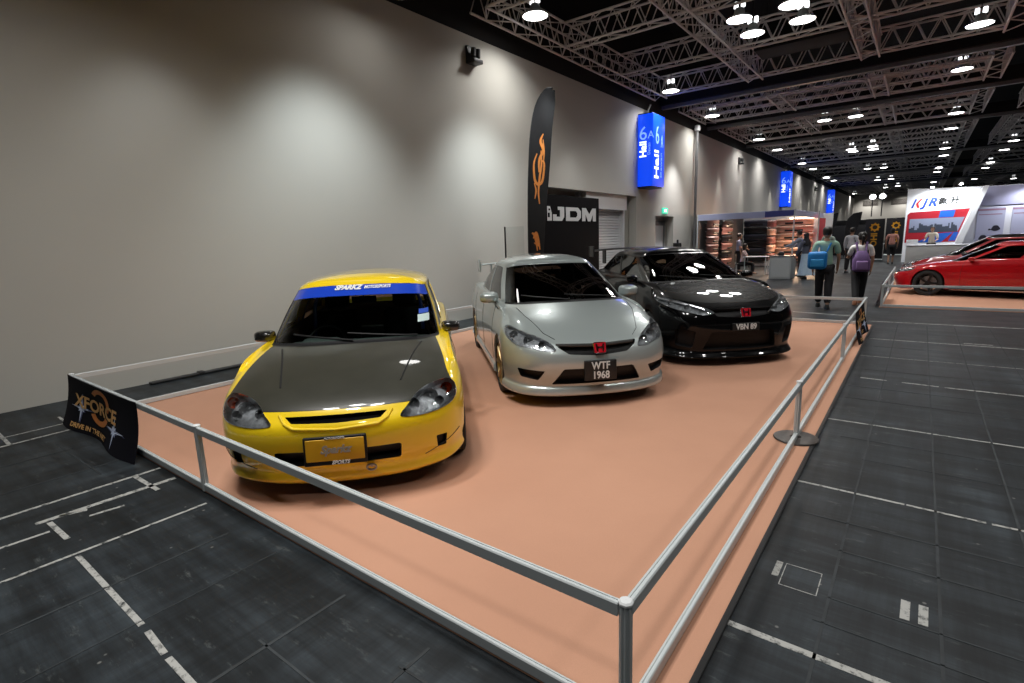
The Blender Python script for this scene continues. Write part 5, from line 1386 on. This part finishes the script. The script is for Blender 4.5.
# ------------------------------------------------------------------ trade booths farther down the hall
LAV = mat('fascia_lavender', (.42,.45,.62), .5); INDIGO = mat('fascia_indigo', (.05,.06,.25), .5); LIT = mat('panel_white', (.72,.73,.75), .5)
o = thing('booth', 'shell booth by the long wall with a lavender fascia and walls hung with bumpers', 'booth', (-5.6, 26, 0))
def bx(nm, lo, hi, m, par=o, off=(-5.6,26,0), **k):
    B = MB(); B.rbox(tuple(a-b for a, b in zip(lo, off)), tuple(a-b for a, b in zip(hi, off)), .008, n=1); return B.build(nm, m, par, **k)
bx('back_wall', (-7.4,29.86,0), (-3.4,29.92,2.5), LIT); bx('side_wall', (-7.5,22.75,0), (-7.44,29.9,2.5), mat('booth_wall_dark', (.05,.045,.045), .7))
bx('front_fascia', (-7.42,22.62,2.26), (-4.5,22.68,2.5), LAV); bx('corner_fascia', (-4.86,22.60,2.27), (-3.86,22.66,2.49), INDIGO); bx('side_fascia', (-3.86,22.62,2.26), (-3.80,29.9,2.5), LAV)
for x, y in ((-3.84,22.64),(-7.44,22.64),(-3.5,26.2),(-3.42,29.85)): 
    B = MB(); B.cyl((x+5.6-.0, y-26, 0), (x+5.6, y-26, 2.52), .028, 8); B.build('post', ALU, o)
bx('valance_lamp', (-5.2,29.5,2.3), (-4.0,29.6,2.36), mat('warm_tube', (1,.7,.45), .4, emis=9, ecol=(1,.74,.5)))
B = MB(); B.box((.02,.02,2.5), (.03,.03,2.51)); 
area_lamp('booth_light', (-4.8, 28.6, 2.35), .9, 170, (1, .66, .42), (R(-40), 0, 0), 'SQUARE'); area_lamp('booth_light', (-6.5, 25.0, 2.35), .4, 40, (1, .8, .7), (0,0,0), 'SQUARE')
def bumper(label, loc, rz, w, m, group, holes=True, kind='car_bumper'):
    o = thing(kind, label, 'bumper', loc, rz, group)
    B = MB(); rs = []; n = 24
    for z, d0, k in ((-.17,.10,.93),(-.14,.16,.97),(-.05,.15,.98),(.0,.17,1.),(.09,.19,1.),(.14,.16,.98),(.17,.08,.95)):
        row = []
        for i in range(n+1):
            t = -1+2*i/n; row.append(Vector((t*w/2*k, -d0-.16*(1-abs(t)**2.6), z)))
        rs.append(row)
    back = [[p+Vector((0,.03,0)) for p in r_] for r_ in rs]
    vs = [p for r_ in rs for p in r_]+[p for r_ in back for p in r_]; n1 = n+1; N = n1*len(rs)
    fs = [(j*n1+i, j*n1+i+1, (j+1)*n1+i+1, (j+1)*n1+i) for j in range(len(rs)-1) for i in range(n)]
    fs += [tuple(N+q for q in f[::-1]) for f in fs]
    fs += [(i, N+i, N+i+1, i+1) for i in range(n)]+[((len(rs)-1)*n1+i, (len(rs)-1)*n1+i+1, N+(len(rs)-1)*n1+i+1, N+(len(rs)-1)*n1+i) for i in range(n)]
    B.add(vs, fs); B.build('shell', m, o)
    if holes:
        B = MB(); B.rbox((-w*.24, -.335, -.11), (w*.24, -.30, -.03), .015); B.build('grille', MT['black'], o)
    B = MB(); B.box((-w*.3,-.1,-.02), (-w*.3+.03,.02,.02)); B.box((w*.3,-.1,-.02), (w*.3+.03,.02,.02)); B.build('hook', GREY, o, smooth=False)
    return o
PEACH = mat('primer_peach', (.62,.40,.30), .45); DKB = mat('bumper_slate', (.035,.04,.06), .35); ROSE = mat('bumper_rose', (.28,.13,.11), .4); GBK = mat('bumper_black', (.012,.012,.014), .3)
for k in range(6):
    z = .42+k*.35
    bumper(f'peach car bumper on the bright back wall of the booth, {ordinal(k)} from the floor', (-5.0, 29.84, z), 0, 1.68, PEACH, 'peach bumpers on the booth wall')
    bumper(f'slate car bumper in the dark column of the booth back wall, {ordinal(k)} from the floor', (-6.72, 29.84, z), 0, 1.28, DKB if k % 2 else GBK, 'dark bumpers on the booth wall')
    bumper(f'rose car bumper on the left side wall of the booth, {ordinal(k)} from the floor', (-7.42, 24.1, z), R(90), 1.5, ROSE, 'bumpers on the booth side wall')
    bumper(f'dark car bumper farther along the booth side wall, {ordinal(k)} from the floor', (-7.42, 26.3, z), R(90), 1.5, GBK if k % 2 else ROSE, 'bumpers on the booth side wall')
for k in range(5):
    bumper(f'pale narrow bumper between the dark and peach columns, {ordinal(k)} from the floor', (-5.98, 29.5, .5+k*.4), R(8), .42, PEACH if k % 2 else ROSE, 'narrow bumpers on the booth wall', holes=False)
o = thing('poster_panel', 'plain red panel hanging at the open side of the booth', 'panel', (-3.62, 27.9, 0))
B = MB(); B.rbox((-.02,-.9,1.12), (.0,1.35,2.26), .005); B.build('red_sheet', mat('panel_red', (.62,.012,.02), .5), o); B = MB(); B.cyl((-.01,-.9,2.26), (-.01,1.35,2.26), .02, 8); B.build('hanging_rod', ALU, o)
o = thing('counter', 'grey exhibition counter at the front corner of the booth', 'counter', (-4.0, 21.85, 0))
B = MB(); B.rbox((-.36,-.45,.0), (.36,.45,.80), .01); B.build('cabinet', mat('counter_grey', (.36,.38,.38), .5), o)
B = MB(); B.rbox((-.38,-.47,.80), (.38,.47,.835), .01); B.build('top', mat('counter_top', (.13,.13,.14), .4), o)
B = MB(); B.box((-.30,-.455,.06), (.30,-.45,.74)); B.build('front_panel', mat('counter_panel', (.42,.44,.44), .5), o, smooth=False)
o = thing('display_box', 'small dark box lying on the grey counter', 'box', (-4.05,21.8,.838)); B = MB(); B.rbox((-.1,-.08,0), (.1,.08,.10), .015); B.build('case', DARK, o); B = MB(); B.rbox((-.07,-.05,.10), (.07,.05,.14), .01); B.build('lid', GREY, o)
o = thing('table', 'small white table inside the booth, left of the grey counter', 'table', (-5.35,23.7,0))
B = MB(); B.rbox((-.45,-.3,.71), (.5,.3,.74), .01); B.build('tabletop', LIT, o)
for sx in (-.38,.42):
    for sy in (-.24,.24): B = MB(); B.cyl((sx,sy,0), (sx,sy,.71), .018, 8); B.build('leg', ALU, o)
o = thing('chair', 'dark chair under the person sitting in the booth', 'chair', (-6.0,23.95,0), R(-80))
B = MB(); B.rbox((-.2,-.2,.40), (.2,.2,.44), .02); B.build('seat', DARK, o); B = MB(); B.rbox((-.2,-.23,.5), (.2,-.2,.8), .02); B.build('backrest', DARK, o)
for sx in (-.17,.17):
    for sy in (-.17,.17): B = MB(); B.cyl((sx,sy,0), (sx,sy,.41), .012, 8); B.build('leg', ALU, o)
    B = MB(); B.cyl((sx,-.2,.4), (sx,-.215,.7), .012, 8); B.build('back_post', ALU, o)
o = thing('display_stand', 'pale wire display stand on the booth floor beside the white table', 'stand', (-4.72,23.8,0))
B = MB()
for k in range(6): B.tube([(-.2+.08*k,-.15,0),(-.2+.08*k,0,.5+.05*(k % 2)),(-.16+.08*k,.15,0)], .01, 6)
B.build('wire_frame', ALUW, o); B = MB(); B.tube([(-.25,0,.5),(.25,0,.5)], .014, 6); B.build('top_bar', ALUW, o)

# right-hand booth with the slanted white wall
o = thing('booth', 'white booth on the right with a slanted wall edge and printed panels', 'booth', (1.0, 33, 0))
PAN = mat('booth_white', (.86,.88,.92), .5)
B = MB(); B.prism([(-1.68,0),(.2,0),(1.1,3.42),(-1.68,3.52)], .08, frame((0,.08,0), (1,0,0), (0,0,1))); B.build('logo_wall', PAN, o, smooth=False)
B = MB(); B.prism([(.02,0),(.30,0),(1.26,3.42),(1.06,3.42)], .5, frame((0,0,0), (1,0,0), (0,0,1))); B.build('slanted_fin', PAN, o, smooth=False)
B = MB(); B.rbox((.0,.3,0), (6.5,.38,3.42), .01); B.build('back_wall', mat('booth_pale', (.74,.75,.84), .5), o)
B = MB(); B.rbox((.9,.24,2.55), (6.5,.31,3.40), .01); B.build('header_band', mat('header_lilac', (.40,.40,.58), .5, grain=.2, gscale=3), o)
B = MB(); B.rbox((6.4,-2.5,0), (6.5,.3,3.4), .01); B.build('side_wall', PAN, o)
def poster(x0, x1, z0, z1, y, tilt=False):
    B = MB(); B.box((x0,y-.02,z0), (x1,y,z1)); p = B.build('poster', mat('poster_pale', (.44,.45,.62), .5), o, smooth=False)
    B = MB(); B.box((x0,y-.024,z1-.13), (x1,y-.02,z1-.05)); B.box((x0+.05,y-.024,z1-.32), (x1-.1,y-.02,z1-.28)); B.build('heading', mat('poster_rose', (.32,.18,.26), .5), p, smooth=False)
    B = MB()
    for q, (fx_, fz_, r_) in enumerate(((.72,.45,.13),(.3,.2,.13),(.75,.16,.07),(.5,.42,.04))):
        cx = x0+(x1-x0)*fx_; cz = z0+(z1-z0)*fz_
        B.add([(cx+r_*1.2*math.cos(2*PI*k/14)*(1+.2*math.sin(5*k)), y-.025, cz+r_*math.sin(2*PI*k/14)) for k in range(14)], [tuple(range(14))])
    B.build('pictures', mat('poster_dark', (.02,.02,.035), .5), p, smooth=False)
poster(1.02,1.98,.75,2.45,.29); poster(2.22,3.25,.75,2.45,.29); poster(3.5,4.5,.75,2.45,.29)
# printed graphic with a city picture
RED = mat('print_red', (.36,.008,.02), .5); BLUE = mat('print_blue', (.01,.10,.48), .5)
Lf = frame((0,-.004,0), (1,0,0), (0,0,1))
B = MB(); B.prism([(-1.62,.95),(.30,.95),(.72,2.47),(-1.5,2.40),(-1.6,2.3)], .004, Lf); g = B.build('graphic', RED, o, smooth=False)
B = MB(); B.prism([(-1.5,1.42),(.36,1.42),(.56,2.08),(-1.5,2.08)], .007, Lf); B.build('city_picture', mat('picture_sky', (.24,.27,.38), .5), g, smooth=False)
B = MB(); rr = random.Random(3); pts = [(-1.5,1.42)]; x = -1.5
while x < .3: h = 1.55+rr.random()*.32; wd = .04+.08*rr.random(); pts += [(x,h),(min(x+wd,.36),h)]; x += wd
pts += [(.36,1.42)]; B.prism(pts, .009, Lf); B.build('skyline', mat('picture_dark', (.035,.045,.07), .5), g, smooth=False)
B = MB(); B.prism([(-1.2,.95),(-.2,.95),(.2,1.40),(-.35,1.36)], .009, Lf); B.prism([(.05,1.0),(.3,1.0),(.4,1.4),(.22,1.4)], .009, Lf); B.build('blue_swoosh', BLUE, g, smooth=False)
B = MB(); B.prism([(-.4,2.1),(.15,2.1),(.2,2.42),(-.35,2.42)], .009, Lf); B.build('blue_corner', BLUE, g, smooth=False)
def put_text(s, size, x, z, m, shear=.0, bold=.01, y=-.012): text('lettering', s, size, frame((x,y,z), (1,0,0), (0,0,1)), m, o, shear=shear, bold=bold, depth=.006)
SB = mat('sign_blue', (.004,.05,.42), .5); SR = mat('sign_red', (.5,.01,.015), .5); SK = mat('sign_black', (.012,.012,.012), .5)
B = MB(); B.prism([(-1.50,2.60),(-1.42,2.60),(-1.28,3.02),(-1.36,3.02)], .006, Lf); B.build('logo', SB, o, smooth=False)
B = MB(); B.prism([(-1.32,2.80),(-1.16,3.02),(-1.06,3.02),(-1.22,2.80),(-1.16,2.60),(-1.26,2.60)], .006, Lf); B.build('logo', SR, o, smooth=False)
put_text('J', .52, -1.0, 2.82, SB, .3, .022); put_text('R', .52, -.70, 2.82, SB, .3, .022); put_text('象', .36, -.30, 2.84, SK); put_text('升', .36, .14, 2.86, SK)
for x, z, y in ((-.75,3.56,-.45),(.28,3.62,-.45),(2.6,3.46,-.1)):
    q = MB(); q.tube([(x,.05,z-.1),(x,-.2,z+.12),(x,y,z)], .012, 6); q.build('lamp_arm', DARK, o)
    q = MB(); q.lathe([(.001,.08),(.06,.08),(.09,0),(.085,0),(.001,.03)], 14, Matrix.Translation((x,y,z-.06)) @ Matrix.Rotation(R(-25), 4, 'X')); a = q.build('lamp_head', DARK, o)
    q = MB(); q.lathe([(.001,.012),(.084,.01),(.06,-.012),(.001,-.02)], 14, Matrix.Translation((x,y,z-.06)) @ Matrix.Rotation(R(-25), 4, 'X')); q.build('lamp_lens', mat('spot_glow', (1,1,1), .4, emis=25, ecol=(.93,.97,1)), a)
    spot('booth_spot', (1.0+x, 33+y-.45, z-.05), (1.0+x+(.1 if x < 2 else 0), 33.0, 1.5), 170, 130, .8, (.93,.97,1), .06)
o = thing('counter', 'long white reception counter in front of the right booth, beside the red coupe', 'counter', (.62, 31.1, 0))
B = MB(); B.rbox((-1.12,-.3,0), (1.3,.3,.84), .015); B.build('cabinet', mat('counter_white', (.72,.73,.72), .5), o); B = MB(); B.rbox((-1.15,-.33,.84), (1.33,.33,.88), .01); B.build('top', PAN, o)
B = MB(); B.rbox((-1.14,-.1,.88), (-.7,.25,1.12), .01); B.build('raised_shelf', PAN, o)
# black booth and banners at the far end
o = thing('booth', 'black booth wall at the far end of the hall with two lit lamps on top', 'booth', (-3.3, 42, 0))
B = MB(); B.rbox((-2.2,0,0), (1.1,.1,2.2), .02); B.build('back_wall', GBK, o); B = MB(); B.rbox((-2.2,-3,0), (-2.1,0,2.2), .02); B.build('side_wall', GBK, o)
B = MB(); B.rbox((-2.2,-3.02,1.95), (1.1,-2.95,2.25), .02); B.build('fascia', GBK, o)
for s in (.84, 1.32):
    q = MB(); q.lathe([(.001,.05),(.14,.03),(.16,-.02),(.001,-.03)], 14, Matrix.Translation((s, -3.2, 3.55)) @ Matrix.Rotation(R(65), 4, 'X')); q.build('lamp_lens', mat('flood_glow', (1,1,1), .4, emis=9, ecol=(.95,.95,1)), o)
    q = MB(); q.cyl((s,-3.1,2.4), (s,-3.14,3.55), .03, 8); q.build('lamp_post', DARK, o)
YEL = mat('print_yellow', (.65,.30,.01), .5)
def roll_banner(label, x, y, w, h):
    o = thing('roll_up_banner', label, 'banner', (x, y, 0), 0, 'yellow-lettered banners')
    B = MB(); B.rbox((-w/2,-.01,.08), (w/2,.01,h), .004); B.build('sheet', GBK, o); B = MB(); B.rbox((-w/2,-.1,0), (w/2,.1,.08), .02); B.build('base', ALU, o)
    B = MB(); a = arc_band(0, h*.80, .11, .19, 0, 360, 1, 1, 24); B.add([(p[0], -.014, p[1]) for p in a.v], a.f)
    for k in range(8):
        t = 2*PI*k/8; cx, cz = .205*math.cos(t), h*.80+.205*math.sin(t); B.box((cx-.03,-.016,cz-.03), (cx+.03,-.012,cz+.03))
    B.build('ring_print', YEL, o, smooth=False)
    text('lettering', 'OHI', .40, frame((.0,-.013,h*.50), (0,0,1), (-1,0,0)), YEL, o, bold=.01)
    return o
roll_banner('black banner with a yellow ring and letters, left of the person in pink', -2.0, 35, .86, 2.2)
roll_banner('black banner with a yellow ring and letters, right of the person in pink', -1.27, 41, 1.0, 2.3)
for x, y, lab in ((-4.75,37.2,'black drooping flag, left one above the far black booth'),(-3.6,37.6,'black drooping flag, right one above the far black booth')):
    o = thing('feather_flag', lab, 'flag', (x, y, 0), 0, 'far black flags')
    B = MB(); B.tube([(0,0,0),(0,0,1.8),(.08,0,2.3),(.35,0,2.6),(.75,0,2.68)], .02, 6); B.build('pole', DARK, o)
    B = MB(); B.prism([(0,.7),(.45,.7),(.55,1.5),(.72,2.2),(.78,2.68),(.35,2.6),(.08,2.3),(0,1.8)], .01, frame((0,0,0),(1,0,0),(0,0,1))); B.build('flag_cloth', GBK, o, smooth=False)
    B = MB(); B.lathe([(.001,0),(.2,0),(.2,.03),(.001,.04)], 16); B.build('base', DARK, o)
o = thing('display_table', 'low dark display table with goods at the far end of the aisle', 'table', (-.75, 43.5, 0))
B = MB(); B.rbox((-1.2,-.3,.65), (.6,.3,.7), .01); B.build('tabletop', LIT, o); B = MB(); B.rbox((-1.15,-.25,0), (.55,.25,.65), .01); B.build('cloth_skirt', mat('display_brown', (.07,.055,.035), .8, grain=.5, gscale=9), o)
B = MB(); B.rbox((.0,-.1,.7), (.45,.1,1.0), .02); B.build('screen', mat('screen_white', (.8,.85,.9), .4, emis=.8), o)
# tall pale banner beyond
o = thing('roll_up_banner', 'tall pale blue banner far behind the person in pink', 'banner', (-.45,52,0)); B = MB(); B.rbox((-.55,-.01,.1), (.55,.01,3.6), .004); B.build('sheet', mat('banner_pale', (.35,.48,.52), .6), o); B = MB(); B.rbox((-.55,-.12,0), (.55,.12,.1), .02); B.build('base', ALU, o)
